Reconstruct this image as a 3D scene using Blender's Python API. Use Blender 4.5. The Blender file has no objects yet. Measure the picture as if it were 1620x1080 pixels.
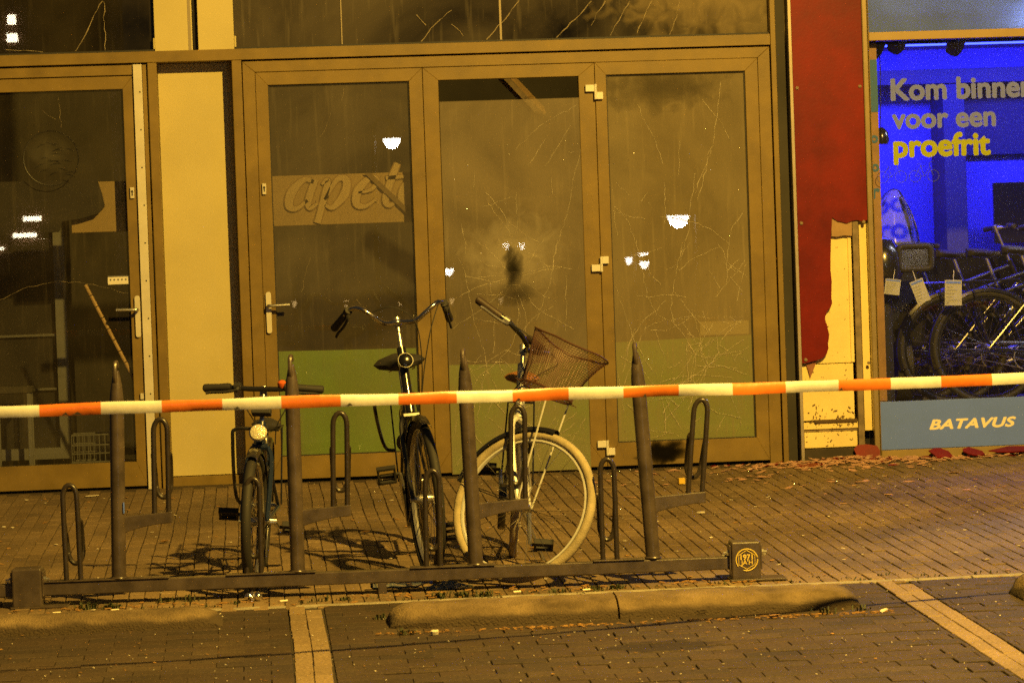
import bpy, math, random
from mathutils import Vector, Matrix, noise

R = math.radians
random.seed(7)
SC = bpy.context.scene
COL = SC.collection
GS = 0.03216                       # the pavement falls this much per metre towards the road
def gz(y): return GS * y

# ------------------------------------------------------------------ camera, world, exposure, street lighting
cam = bpy.data.objects.new('camera', bpy.data.cameras.new('camera'))
COL.objects.link(cam)
cr, cu, cw = Vector((0.99566946, -0.08635488, -0.03442627)), Vector((0.03652098, 0.02279513, 0.99907287)), Vector((0.08549006, 0.99600362, -0.02585018))
cam.matrix_world = Matrix(((cr.x, cu.x, -cw.x, 0), (cr.y, cu.y, -cw.y, -17.7), (cr.z, cu.z, -cw.z, 1.2306), (0, 0, 0, 1)))
cam.data.sensor_width = 36
cam.data.lens = 106.74
cam.data.clip_start, cam.data.clip_end = 0.1, 600
cam.data.dof.use_dof = True
cam.data.dof.focus_distance = 15.3
cam.data.dof.aperture_fstop = 8.0
SC.camera = cam
world = bpy.data.worlds.new('World'); SC.world = world
world.use_nodes = True
wb_ = world.node_tree.nodes['Background']
wb_.inputs[0].default_value = (1.0, 0.88, 0.66, 1)
wb_.inputs[1].default_value = 0.04
SC.view_settings.view_transform = 'Standard'
SC.view_settings.look = 'None'
SC.view_settings.exposure = 0.0
SC.view_settings.gamma = 1.0
SC.cycles.use_denoising = False
SC.cycles.max_bounces = 8
SC.cycles.transparent_max_bounces = 24
SC.cycles.use_adaptive_sampling = False
SC.cycles.caustics_reflective = False
SC.cycles.caustics_refractive = False
SC.cycles.sample_clamp_indirect = 3.0
SODIUM = (1.0, 0.60, 0.095)
LAMP_POS = (3.7, -9.7, 6.2)
LAMP_W = 6900.0

# ------------------------------------------------------------------ materials
def mat(name, col=(0.5, 0.5, 0.5), rough=0.5, metal=0.0, var=0.0, vscale=6.0, bump=0.0, bscale=60.0, col2=None, spec=0.5, rvar=0.0, coat=0.0):
    m = bpy.data.materials.new(name); m.use_nodes = True
    nt = m.node_tree; b = nt.nodes['Principled BSDF']
    b.inputs['Base Color'].default_value = (*col, 1)
    b.inputs['Roughness'].default_value = rough
    b.inputs['Metallic'].default_value = metal
    b.inputs['Specular IOR Level'].default_value = spec
    b.inputs['Coat Weight'].default_value = coat
    if var or col2 or bump or rvar:
        tc = nt.nodes.new('ShaderNodeTexCoord')
    if var or col2 or rvar:
        n = nt.nodes.new('ShaderNodeTexNoise'); n.inputs['Scale'].default_value = vscale
        n.inputs['Detail'].default_value = 8; n.inputs['Roughness'].default_value = 0.62
        nt.links.new(tc.outputs['Object'], n.inputs['Vector'])
        if var or col2:
            rp = nt.nodes.new('ShaderNodeMapRange'); rp.inputs['From Min'].default_value = 0.32; rp.inputs['From Max'].default_value = 0.68
            nt.links.new(n.outputs['Fac'], rp.inputs['Value'])
            mx = nt.nodes.new('ShaderNodeMix'); mx.data_type = 'RGBA'
            c2 = col2 or tuple(c * (1 - var) for c in col)
            mx.inputs['A'].default_value = (*c2, 1); mx.inputs['B'].default_value = (*col, 1)
            nt.links.new(rp.outputs['Result'], mx.inputs['Factor'])
            nt.links.new(mx.outputs['Result'], b.inputs['Base Color'])
        if rvar:
            rr = nt.nodes.new('ShaderNodeMapRange'); rr.inputs['To Min'].default_value = rough - rvar; rr.inputs['To Max'].default_value = rough + rvar
            nt.links.new(n.outputs['Fac'], rr.inputs['Value']); nt.links.new(rr.outputs['Result'], b.inputs['Roughness'])
    if bump:
        n2 = nt.nodes.new('ShaderNodeTexNoise'); n2.inputs['Scale'].default_value = bscale; n2.inputs['Detail'].default_value = 6
        nt.links.new(tc.outputs['Object'], n2.inputs['Vector'])
        bp = nt.nodes.new('ShaderNodeBump'); bp.inputs['Strength'].default_value = bump; bp.inputs['Distance'].default_value = 0.01
        nt.links.new(n2.outputs['Fac'], bp.inputs['Height']); nt.links.new(bp.outputs['Normal'], b.inputs['Normal'])
    return m

def mat_emit(name, col, strength):
    m = bpy.data.materials.new(name); m.use_nodes = True
    b = m.node_tree.nodes['Principled BSDF']
    b.inputs['Base Color'].default_value = (*col, 1)
    b.inputs['Emission Color'].default_value = (*col, 1)
    b.inputs['Emission Strength'].default_value = strength
    return m

def mat_glass(name, dust=0.3, lo=0.2, hi=0.8, dustcol=(0.3, 0.27, 0.21), nscale=2.2, streak=0.0, tint=(1, 1, 1), refl_rough=0.0, bumpy=0.0):
    """window glass with a film of dust: sharp reflection over (dust + see-through)"""
    m = bpy.data.materials.new(name); m.use_nodes = True
    nt = m.node_tree; nt.nodes.clear(); N = nt.nodes.new; L = nt.links.new
    out = N('ShaderNodeOutputMaterial')
    tc = N('ShaderNodeTexCoord')
    mp = N('ShaderNodeMapping'); mp.inputs['Scale'].default_value = (1, 1, 0.8); L(tc.outputs['Object'], mp.inputs['Vector'])
    n1 = N('ShaderNodeTexNoise'); n1.inputs['Scale'].default_value = nscale; n1.inputs['Detail'].default_value = 9; n1.inputs['Roughness'].default_value = 0.6; n1.inputs['Distortion'].default_value = 0.6
    L(mp.outputs['Vector'], n1.inputs['Vector'])
    mr = N('ShaderNodeMapRange'); mr.inputs['From Min'].default_value = 0.3; mr.inputs['From Max'].default_value = 0.7
    mr.inputs['To Min'].default_value = lo * dust; mr.inputs['To Max'].default_value = hi * dust
    L(n1.outputs['Fac'], mr.inputs['Value'])
    fac = mr.outputs['Result']
    if streak:
        mp2 = N('ShaderNodeMapping'); mp2.inputs['Rotation'].default_value = (0, R(32), 0); mp2.inputs['Scale'].default_value = (22, 1, 1.6); L(tc.outputs['Object'], mp2.inputs['Vector'])
        n2 = N('ShaderNodeTexNoise'); n2.inputs['Scale'].default_value = 1.6; n2.inputs['Detail'].default_value = 7; L(mp2.outputs['Vector'], n2.inputs['Vector'])
        m2 = N('ShaderNodeMapRange'); m2.inputs['From Min'].default_value = 0.56; m2.inputs['From Max'].default_value = 0.78; m2.inputs['To Max'].default_value = streak
        L(n2.outputs['Fac'], m2.inputs['Value'])
        ad = N('ShaderNodeMath'); ad.operation = 'ADD'; ad.use_clamp = True; L(fac, ad.inputs[0]); L(m2.outputs['Result'], ad.inputs[1]); fac = ad.outputs[0]
    tr = N('ShaderNodeBsdfTransparent'); tr.inputs['Color'].default_value = (*tint, 1)
    df = N('ShaderNodeBsdfDiffuse'); df.inputs['Color'].default_value = (*dustcol, 1)
    a = N('ShaderNodeMixShader'); L(fac, a.inputs[0]); L(tr.outputs[0], a.inputs[1]); L(df.outputs[0], a.inputs[2])
    gl = N('ShaderNodeBsdfGlossy'); gl.inputs['Roughness'].default_value = refl_rough
    if bumpy:
        n3 = N('ShaderNodeTexNoise'); n3.inputs['Scale'].default_value = 7; n3.inputs['Detail'].default_value = 2; L(tc.outputs['Object'], n3.inputs['Vector'])
        bp = N('ShaderNodeBump'); bp.inputs['Strength'].default_value = bumpy; bp.inputs['Distance'].default_value = 0.01; L(n3.outputs['Fac'], bp.inputs['Height']); L(bp.outputs['Normal'], gl.inputs['Normal'])
    fr = N('ShaderNodeFresnel'); fr.inputs['IOR'].default_value = 1.45
    b = N('ShaderNodeMixShader'); L(fr.outputs[0], b.inputs[0]); L(a.outputs[0], b.inputs[1]); L(gl.outputs[0], b.inputs[2])
    L(b.outputs[0], out.inputs['Surface'])
    return m

def mat_paver(name, cols, stain=False, rough=0.78, moss=0.35):
    """brick paving: a colour for each brick, dirt and grain over it; optional oil stain at one place on the road"""
    m = bpy.data.materials.new(name); m.use_nodes = True
    nt = m.node_tree; b = nt.nodes['Principled BSDF']; N = nt.nodes.new; L = nt.links.new
    ge = N('ShaderNodeNewGeometry'); oi = N('ShaderNodeObjectInfo')
    ad = N('ShaderNodeMath'); ad.operation = 'ADD'; L(ge.outputs['Random Per Island'], ad.inputs[0]); L(oi.outputs['Random'], ad.inputs[1])
    fr = N('ShaderNodeMath'); fr.operation = 'FRACT'; L(ad.outputs[0], fr.inputs[0])
    cr_ = N('ShaderNodeValToRGB'); L(fr.outputs[0], cr_.inputs[0])
    el = cr_.color_ramp.elements
    el[0].position = 0; el[0].color = (*cols[0], 1); el[1].position = 1; el[1].color = (*cols[-1], 1)
    for i, c in enumerate(cols[1:-1]):
        e = el.new((i + 1) / (len(cols) - 1)); e.color = (*c, 1)
    n1 = N('ShaderNodeTexNoise'); n1.inputs['Scale'].default_value = 1.3; n1.inputs['Detail'].default_value = 6; L(ge.outputs['Position'], n1.inputs['Vector'])
    r1 = N('ShaderNodeMapRange'); r1.inputs['From Min'].default_value = 0.35; r1.inputs['From Max'].default_value = 0.65; r1.inputs['To Min'].default_value = 1 - moss; r1.inputs['To Max'].default_value = 1.05; L(n1.outputs['Fac'], r1.inputs['Value'])
    n2 = N('ShaderNodeTexNoise'); n2.inputs['Scale'].default_value = 90; n2.inputs['Detail'].default_value = 5; L(ge.outputs['Position'], n2.inputs['Vector'])
    r2 = N('ShaderNodeMapRange'); r2.inputs['From Min'].default_value = 0.3; r2.inputs['From Max'].default_value = 0.7; r2.inputs['To Min'].default_value = 0.62; r2.inputs['To Max'].default_value = 1.2; L(n2.outputs['Fac'], r2.inputs['Value'])
    mu = N('ShaderNodeMath'); mu.operation = 'MULTIPLY'; L(r1.outputs[0], mu.inputs[0]); L(r2.outputs[0], mu.inputs[1])
    fac = mu.outputs[0]
    if stain:
        mp = N('ShaderNodeMapping'); mp.inputs['Location'].default_value = (-1.485 / 0.21, 6.53 / 0.13, 0); mp.inputs['Scale'].default_value = (1 / 0.21, 1 / 0.13, 0.0)
        L(ge.outputs['Position'], mp.inputs['Vector'])
        ln = N('ShaderNodeVectorMath'); ln.operation = 'LENGTH'; L(mp.outputs[0], ln.inputs[0])
        n3 = N('ShaderNodeTexNoise'); n3.inputs['Scale'].default_value = 14; n3.inputs['Detail'].default_value = 5; L(ge.outputs['Position'], n3.inputs['Vector'])
        a3 = N('ShaderNodeMath'); a3.operation = 'MULTIPLY_ADD'; L(n3.outputs['Fac'], a3.inputs[0]); a3.inputs[1].default_value = 1.3; L(ln.outputs['Value'], a3.inputs[2])
        r3 = N('ShaderNodeMapRange'); r3.inputs['From Min'].default_value = 1.5; r3.inputs['From Max'].default_value = 1.75; r3.inputs['To Min'].default_value = 0.45; r3.inputs['To Max'].default_value = 1.0; L(a3.outputs[0], r3.inputs['Value'])
        m3 = N('ShaderNodeMath'); m3.operation = 'MULTIPLY'; L(fac, m3.inputs[0]); L(r3.outputs[0], m3.inputs[1]); fac = m3.outputs[0]
    vm = N('ShaderNodeVectorMath'); vm.operation = 'SCALE'; L(cr_.outputs['Color'], vm.inputs[0]); L(fac, vm.inputs['Scale'])
    L(vm.outputs[0], b.inputs['Base Color'])
    b.inputs['Roughness'].default_value = rough
    b.inputs['Specular IOR Level'].default_value = 0.35
    bp = N('ShaderNodeBump'); bp.inputs['Strength'].default_value = 0.35; bp.inputs['Distance'].default_value = 0.004
    L(n2.outputs['Fac'], bp.inputs['Height']); L(bp.outputs['Normal'], b.inputs['Normal'])
    return m

M = {}
M['alu'] = mat('bronze_aluminium', (0.245, 0.168, 0.042), 0.45, 0.0, var=0.34, vscale=4.5, bump=0.08, bscale=200, rvar=0.12, spec=0.3)
M['alu_dark'] = mat('dark_gasket', (0.012, 0.011, 0.010), 0.6)
M['cream'] = mat('cream_panel', (0.60, 0.52, 0.23), 0.62, var=0.14, vscale=2.0, bump=0.05, bscale=90)
M['white_metal'] = mat('white_metal', (0.68, 0.64, 0.52), 0.42, var=0.18, vscale=8)
M['white_plastic'] = mat('white_plastic', (0.78, 0.75, 0.66), 0.4, var=0.1)
M['card'] = mat('grey_white_card', (0.42, 0.42, 0.40), 0.6)
M['black'] = mat('dark_recess', (0.012, 0.011, 0.011), 0.85)
M['concrete'] = mat('concrete', (0.245, 0.178, 0.092), 0.92, var=0.6, vscale=5, bump=0.9, bscale=120, col2=(0.075, 0.052, 0.026))
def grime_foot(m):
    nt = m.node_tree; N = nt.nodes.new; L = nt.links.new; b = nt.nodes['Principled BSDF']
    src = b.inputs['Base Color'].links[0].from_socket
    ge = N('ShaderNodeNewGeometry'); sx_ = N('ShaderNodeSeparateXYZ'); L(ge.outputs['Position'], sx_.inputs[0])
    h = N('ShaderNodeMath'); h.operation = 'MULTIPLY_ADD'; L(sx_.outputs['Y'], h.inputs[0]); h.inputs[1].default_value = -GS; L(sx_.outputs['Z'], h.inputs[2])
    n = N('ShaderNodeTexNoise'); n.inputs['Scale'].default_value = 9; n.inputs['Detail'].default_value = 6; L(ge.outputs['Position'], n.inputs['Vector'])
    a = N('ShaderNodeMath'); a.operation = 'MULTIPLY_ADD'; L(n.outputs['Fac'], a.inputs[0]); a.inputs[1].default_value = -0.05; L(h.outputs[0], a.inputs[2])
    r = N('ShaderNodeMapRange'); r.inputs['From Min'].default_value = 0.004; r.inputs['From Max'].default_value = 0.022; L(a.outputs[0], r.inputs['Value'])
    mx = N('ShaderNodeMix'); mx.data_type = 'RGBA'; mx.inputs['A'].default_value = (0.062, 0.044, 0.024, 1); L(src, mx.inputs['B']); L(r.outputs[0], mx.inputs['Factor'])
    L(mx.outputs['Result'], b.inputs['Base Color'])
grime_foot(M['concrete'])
M['edging'] = mat('concrete_edging', (0.4, 0.36, 0.28), 0.9, var=0.5, vscale=9, bump=0.4, bscale=90)
M['soil'] = mat('joint_soil', (0.034, 0.026, 0.016), 0.95, bump=0.6, bscale=200)
M['pavesoil'] = mat('pavement_joint_sand', (0.07, 0.05, 0.028), 0.95, bump=0.6, bscale=200)
M['red'] = mat('red_cladding', (0.215, 0.009, 0.004), 0.45, var=0.5, vscale=3.2, bump=0.05, bscale=60, rvar=0.12, spec=0.18)
M['redraw'] = mat('red_panel_core', (0.38, 0.16, 0.10), 0.8, var=0.5, vscale=30)
M['pir'] = mat('insulation_board', (0.93, 0.76, 0.31), 0.75, var=0.15, vscale=4, bump=0.15, bscale=50)
M['wood'] = mat('weathered_batten', (0.30, 0.23, 0.14), 0.8, var=0.5, vscale=14)
M['wood_lit'] = mat('pale_pine', (0.5, 0.34, 0.16), 0.6, var=0.35, vscale=9)
M['steel'] = mat('brown_grey_coated_steel', (0.095, 0.074, 0.058), 0.33, 0.0, var=0.5, vscale=13, bump=0.06, bscale=140, rvar=0.1)
M['hoop'] = mat('dark_coated_tube', (0.040, 0.032, 0.026), 0.30, var=0.4, vscale=14, bump=0.06, bscale=140, rvar=0.1)
M['chrome'] = mat('chrome', (0.55, 0.52, 0.46), 0.16, 1.0, rvar=0.06)
M['alloy'] = mat('dull_alloy', (0.55, 0.54, 0.5), 0.32, 0.9, rvar=0.1)
M['rubber'] = mat('black_rubber', (0.018, 0.017, 0.016), 0.72)
M['blackpaint'] = mat('black_paint', (0.012, 0.012, 0.014), 0.24, coat=0.4)
M['navypaint'] = mat('dark_blue_paint', (0.012, 0.02, 0.05), 0.25, coat=0.4)
M['whitepaint'] = mat('silver_white_paint', (0.52, 0.52, 0.5), 0.3, var=0.2)
M['cream_rubber'] = mat('cream_tyre_rubber', (0.44, 0.37, 0.23), 0.75, var=0.4, vscale=12, bump=0.3, bscale=160)
M['leather'] = mat('brown_leather', (0.30, 0.125, 0.035), 0.5, var=0.3, vscale=20)
M['basket'] = mat('brown_wire', (0.078, 0.036, 0.023), 0.4, 0.2)
M['orange_plastic'] = mat('orange_plastic', (0.55, 0.11, 0.02), 0.3)
M['lens'] = mat('lamp_lens', (0.75, 0.7, 0.5), 0.12, 0.3, bump=0.5, bscale=120)
M['greenfilm'] = mat('green_film', (0.14, 0.27, 0.028), 0.6, var=0.28, vscale=2.5)
M['greenfilm2'] = mat('green_film_light', (0.20, 0.40, 0.035), 0.6, var=0.35, vscale=2.0)
M['crack'] = mat('crack_edge', (0.62, 0.56, 0.42), 0.3)
M['room'] = mat('dark_room_paint', (0.06, 0.055, 0.045), 0.9, var=0.4, vscale=2)
M['shopwall'] = mat('shop_wall_blue_light', (0.10, 0.11, 0.60), 0.8, var=0.08, vscale=2)  # blue of the room's light is put into the wall colour
M['navywall'] = mat('navy_wall_board', (0.02, 0.025, 0.09), 0.7)
M['shopfloor'] = mat('shop_floor', (0.10, 0.10, 0.11), 0.5, var=0.3)
M['bluefoil'] = mat('blue_sign_foil', (0.12, 0.22, 0.92), 0.5, var=0.1, vscale=4)
M['paleblue'] = mat('frosted_blue_foil', (0.13, 0.24, 0.85), 0.45, var=0.35, vscale=2.4)
M['teal'] = mat('teal_print', (0.03, 0.13, 0.32), 0.6)
M['lettergrey'] = mat('grey_window_lettering', (0.20, 0.26, 0.80), 0.6)
M['letteryellow'] = mat('yellow_window_lettering', (0.46, 0.52, 0.015), 0.6)
M['letterwhite'] = mat('cream_white_lettering', (0.85, 0.78, 0.6), 0.6)
M['orange'] = mat('orange_tape', (0.74, 0.185, 0.025), 0.36, var=0.14, vscale=26, bump=0.16, bscale=22)
M['tapewhite'] = mat('white_tape', (0.72, 0.71, 0.68), 0.36, var=0.14, vscale=26, bump=0.16, bscale=22)
M['leaf'] = mat('dead_leaf', (0.36, 0.20, 0.06), 0.7, var=0.4, vscale=40)
M['weed'] = mat('weed_green', (0.05, 0.06, 0.018), 0.7, var=0.4, vscale=30)
M['paper'] = mat('crumpled_paper', (0.68, 0.62, 0.5), 0.8, var=0.2, vscale=30)
M['foil'] = mat('silver_foil', (0.8, 0.8, 0.78), 0.18, 1.0, bump=1.0, bscale=60)
M['yellowplastic'] = mat('yellow_plastic', (0.75, 0.5, 0.05), 0.4)
M['sticker'] = mat('yellow_sticker_print', (0.72, 0.56, 0.12), 0.5)
M['soot'] = mat('soot', (0.02, 0.018, 0.015), 0.9)
M['screenblack'] = mat('black_screen', (0.006, 0.006, 0.008), 0.2)
M['signboard'] = mat('cream_sign_board', (0.27, 0.195, 0.08), 0.7, var=0.15, vscale=3)
M['signletter'] = mat('pale_sign_letter', (0.31, 0.235, 0.105), 0.6)
M['signedge'] = mat('brown_letter_edge', (0.17, 0.11, 0.04), 0.7)
M['paver'] = mat_paver('pavement_bricks', [(0.215, 0.150, 0.078), (0.25, 0.178, 0.098), (0.195, 0.14, 0.08), (0.27, 0.195, 0.112)], moss=0.42)
M['roadbrick'] = mat_paver('road_bricks', [(0.058, 0.040, 0.025), (0.072, 0.050, 0.033), (0.050, 0.037, 0.026), (0.078, 0.056, 0.036)], stain=True, moss=0.35)
M['linebrick'] = mat_paver('white_line_bricks', [(0.25, 0.18, 0.10), (0.285, 0.21, 0.12), (0.225, 0.165, 0.095)], moss=0.25)
M['sodium_glow'] = mat_emit('sodium_lamp_glow', SODIUM, 40)
M['white_glow'] = mat_emit('white_lamp_glow', (1.0, 0.93, 0.8), 36)
M['bulb_glow'] = mat_emit('warm_bulb_glow', (1.0, 0.62, 0.22), 6)
M['window_glow'] = mat_emit('lit_window_glow', (1.0, 0.9, 0.6), 30)
M['shop_glow'] = mat_emit('shop_lamp_glow', (0.75, 0.8, 1.0), 6)
M['blue_glow'] = mat_emit('blue_lamp_glow', (0.03, 0.05, 1.0), 8)
GD = (0.34, 0.29, 0.20)
M['glass_left'] = mat_glass('glass_dark_dusty', 0.05, 0.1, 1.0, GD, 1.8, streak=0.04, refl_rough=0.0)
M['glass_a'] = mat_glass('glass_dusty', 0.18, 0.2, 1.0, GD, 1.3, streak=0.07, refl_rough=0.0)
M['glass_b'] = mat_glass('glass_frosted_dust', 0.40, 0.45, 1.0, (0.37, 0.31, 0.20), 2.0, streak=0.16, refl_rough=0.0)
M['glass_c'] = mat_glass('glass_cracked_dust', 0.44, 0.42, 1.0, (0.38, 0.315, 0.18), 1.6, streak=0.17, refl_rough=0.0)
M['glass_up'] = mat_glass('glass_upper_dust', 0.24, 0.0, 1.0, GD, 0.9, streak=0.12)
M['glass_upl'] = mat_glass('glass_upper_dark', 0.07, 0.1, 1.0, GD, 1.4, streak=0.03)
M['glass_shop'] = mat_glass('glass_shop_clean', 0.02, 0.2, 1.0, GD, 1.4)
M['glass_clear'] = mat_glass('clear_plastic', 0.22, 0.3, 1.0, (0.6, 0.65, 0.7), 3.0, refl_rough=0.08)
M['bottle'] = mat_glass('bottle_plastic', 0.5, 0.3, 1.0, (0.40, 0.50, 0.62), 20.0, refl_rough=0.06)

# ------------------------------------------------------------------ mesh helpers
class MB:
    def __init__(s, xf=None):
        s.v, s.f, s.m = [], [], []
        s.xf = xf
        s.slot = 0
    def add(s, verts, faces):
        o = len(s.v)
        if s.xf is not None: verts = [s.xf(Vector(p)) for p in verts]
        s.v += [tuple(p) for p in verts]
        s.f += [[i + o for i in q] for q in faces]
        s.m += [s.slot] * len(faces)
    def box(s, x0, x1, y0, y1, z0, z1):
        s.add([(x0, y0, z0), (x1, y0, z0), (x1, y1, z0), (x0, y1, z0), (x0, y0, z1), (x1, y0, z1), (x1, y1, z1), (x0, y1, z1)],
              [(0, 3, 2, 1), (4, 5, 6, 7), (0, 1, 5, 4), (1, 2, 6, 5), (2, 3, 7, 6), (3, 0, 4, 7)])
    def obox(s, c, ax, ay, az):
        c, ax, ay, az = Vector(c), Vector(ax), Vector(ay), Vector(az)
        vs = [c + ax * i + ay * j + az * k for k in (-.5, .5) for i, j in ((-.5, -.5), (.5, -.5), (.5, .5), (-.5, .5))]
        s.add(vs, [(0, 3, 2, 1), (4, 5, 6, 7), (0, 1, 5, 4), (1, 2, 6, 5), (2, 3, 7, 6), (3, 0, 4, 7)])
    def prism(s, poly, y0, y1):
        """polygon in x,z pushed along y"""
        n = len(poly)
        vs = [(x, y0, z) for x, z in poly] + [(x, y1, z) for x, z in poly]
        s.add(vs, [tuple(range(n)), tuple(range(2 * n - 1, n - 1, -1))] + [(i, i + n, (i + 1) % n + n, (i + 1) % n) for i in range(n)])
    def tube(s, pts, r, n=8, closed=False, caps=True, flat=1.0, up=None):
        pts = [Vector(p) for p in pts]
        k = len(pts)
        rs = r if isinstance(r, (list, tuple)) else [r] * k
        T = []
        for i in range(k):
            if closed: d = pts[(i + 1) % k] - pts[i - 1]
            else: d = pts[min(i + 1, k - 1)] - pts[max(i - 1, 0)]
            T.append(d.normalized() if d.length > 1e-9 else Vector((0, 0, 1)))
        u = Vector(up) if up else (Vector((0, 0, 1)) if abs(T[0].z) < 0.9 else Vector((1, 0, 0)))
        u = (u - T[0] * u.dot(T[0])).normalized()
        vs = []
        for i in range(k):
            u = u - T[i] * u.dot(T[i])
            u = u.normalized() if u.length > 1e-6 else T[i].orthogonal().normalized()
            w = T[i].cross(u)
            for j in range(n):
                a = 2 * math.pi * j / n
                vs.append(pts[i] + (u * math.cos(a) * flat + w * math.sin(a)) * rs[i])
        fs = []
        for i in range(k if closed else k - 1):
            i2 = (i + 1) % k
            for j in range(n):
                j2 = (j + 1) % n
                fs.append((i * n + j, i * n + j2, i2 * n + j2, i2 * n + j))
        if caps and not closed:
            fs.append(tuple(range(n - 1, -1, -1))); fs.append(tuple((k - 1) * n + j for j in range(n)))
        s.add(vs, fs)
    def torus(s, c, Rr, r, nr=40, n=8, e1=(1, 0, 0), e2=(0, 0, 1), flat=1.0, a0=0.0, a1=None):
        c, e1, e2 = Vector(c), Vector(e1), Vector(e2); ax = e1.cross(e2)
        full = a1 is None
        if full: a1 = 2 * math.pi
        cnt = nr if full else nr + 1
        vs = []
        for i in range(cnt):
            a = a0 + (a1 - a0) * i / nr
            d = e1 * math.cos(a) + e2 * math.sin(a)
            for j in range(n):
                b = 2 * math.pi * j / n
                vs.append(c + d * (Rr + r * math.cos(b)) + ax * (r * flat * math.sin(b)))
        fs = []
        for i in range(nr):
            i2 = (i + 1) % cnt
            for j in range(n):
                j2 = (j + 1) % n
                fs.append((i * n + j, i2 * n + j, i2 * n + j2, i * n + j2))
        if not full:
            fs.append(tuple(range(n))); fs.append(tuple(nr * n + j for j in range(n - 1, -1, -1)))
        s.add(vs, fs)
    def lathe(s, c, prof, n=16, ax=(0, 0, 1)):
        """profile of (radius, height) pairs about an axis"""
        c, ax = Vector(c), Vector(ax).normalized(); u = ax.orthogonal().normalized(); w = ax.cross(u)
        vs = []
        for r, h in prof:
            for j in range(n):
                a = 2 * math.pi * j / n
                vs.append(c + ax * h + (u * math.cos(a) + w * math.sin(a)) * r)
        k = len(prof)
        fs = [(i * n + j, i * n + (j + 1) % n, (i + 1) * n + (j + 1) % n, (i + 1) * n + j) for i in range(k - 1) for j in range(n)]
        fs.append(tuple(range(n - 1, -1, -1))); fs.append(tuple((k - 1) * n + j for j in range(n)))
        s.add(vs, fs)
    def build(s, name, material, parent=None, smooth=False, bevel=0.0, seg=2):
        me = bpy.data.meshes.new(name)
        me.from_pydata(s.v, [], s.f)
        for mm in (material if isinstance(material, (list, tuple)) else [material]): me.materials.append(mm)
        if any(s.m): me.polygons.foreach_set('material_index', s.m)
        me.update()
        if smooth:
            me.polygons.foreach_set('use_smooth', [True] * len(me.polygons))
            me.set_sharp_from_angle(angle=R(38))
        o = bpy.data.objects.new(name, me); COL.objects.link(o)
        if parent is not None: o.parent = parent
        if bevel:
            b = o.modifiers.new('edge', 'BEVEL'); b.width = bevel; b.segments = seg; b.limit_method = 'ANGLE'; b.angle_limit = R(40)
        return o

def empty(name, loc=(0, 0, 0), rot=(0, 0, 0)):
    o = bpy.data.objects.new(name, None); COL.objects.link(o); o.location = loc; o.rotation_euler = rot
    o.empty_display_size = 0.1
    return o
def tag(o, label=None, cat=None, group=None, kind=None):
    if label: o['label'] = label
    if cat: o['category'] = cat
    if group: o['group'] = group
    if kind: o['kind'] = kind
    return o
def copy_tree(o, parent=None):
    c = o.copy(); COL.objects.link(c)
    if parent is not None: c.parent = parent
    for ch in list(o.children): copy_tree(ch, c)
    return c
def bez(pts, n=10):
    """smooth polyline through points (Catmull-Rom)"""
    P = [Vector(p) for p in pts]; out = []
    for i in range(len(P) - 1):
        p0, p1, p2, p3 = P[max(i - 1, 0)], P[i], P[i + 1], P[min(i + 2, len(P) - 1)]
        for k in range(n):
            t = k / n
            out.append(0.5 * ((2 * p1) + (p2 - p0) * t + (2 * p0 - 5 * p1 + 4 * p2 - p3) * t * t + (3 * p1 - p0 - 3 * p2 + p3) * t ** 3))
    out.append(P[-1]); return out

def text_mesh(name, body, material, parent, x, y, z, width=None, size=0.1, bold=0.0, shear=0.0, sx=1.0, depth=0.0002, spacing=1.0):
    """flat lettering standing in the x,z plane and read from -y; (x, z) is the left end of the base line"""
    cu_ = bpy.data.curves.new(name, 'FONT'); cu_.body = body; cu_.size = 0.1; cu_.shear = shear
    cu_.space_character = spacing; cu_.resolution_u = 6
    t = bpy.data.objects.new(name, cu_); COL.objects.link(t)
    bpy.context.view_layer.update()
    src = bpy.data.meshes.new_from_object(t.evaluated_get(bpy.context.evaluated_depsgraph_get()))
    bpy.data.objects.remove(t)
    co = [v.co.copy() for v in src.vertices]; fc = [list(f.vertices) for f in src.polygons]
    bpy.data.meshes.remove(src)
    x0, x1 = min(c.x for c in co) - bold, max(c.x for c in co) + bold
    s = (width / (x1 - x0) / sx) if width else 1.0
    # a heavier face: the outline is laid down again a hair to every side, each layer a few hundredths of a millimetre apart
    offs = [(0, 0)] + ([(bold * math.cos(R(45 * k)), bold * math.sin(R(45 * k))) for k in range(8)] if bold else [])
    vs, fs = [], []
    for k, (dx, dz) in enumerate(offs):
        n = len(vs)
        vs += [(x + (c.x + dx - x0) * s * sx, y - 0.00004 * k, z + (c.y + dz) * s) for c in co]
        fs += [[i + n for i in f] for f in fc]
    me = bpy.data.meshes.new(name); me.from_pydata(vs, [], fs); me.update()
    me.materials.clear(); me.materials.append(material)
    o = bpy.data.objects.new(name, me); COL.objects.link(o)
    if parent is not None: o.parent = parent
    return o, s

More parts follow.
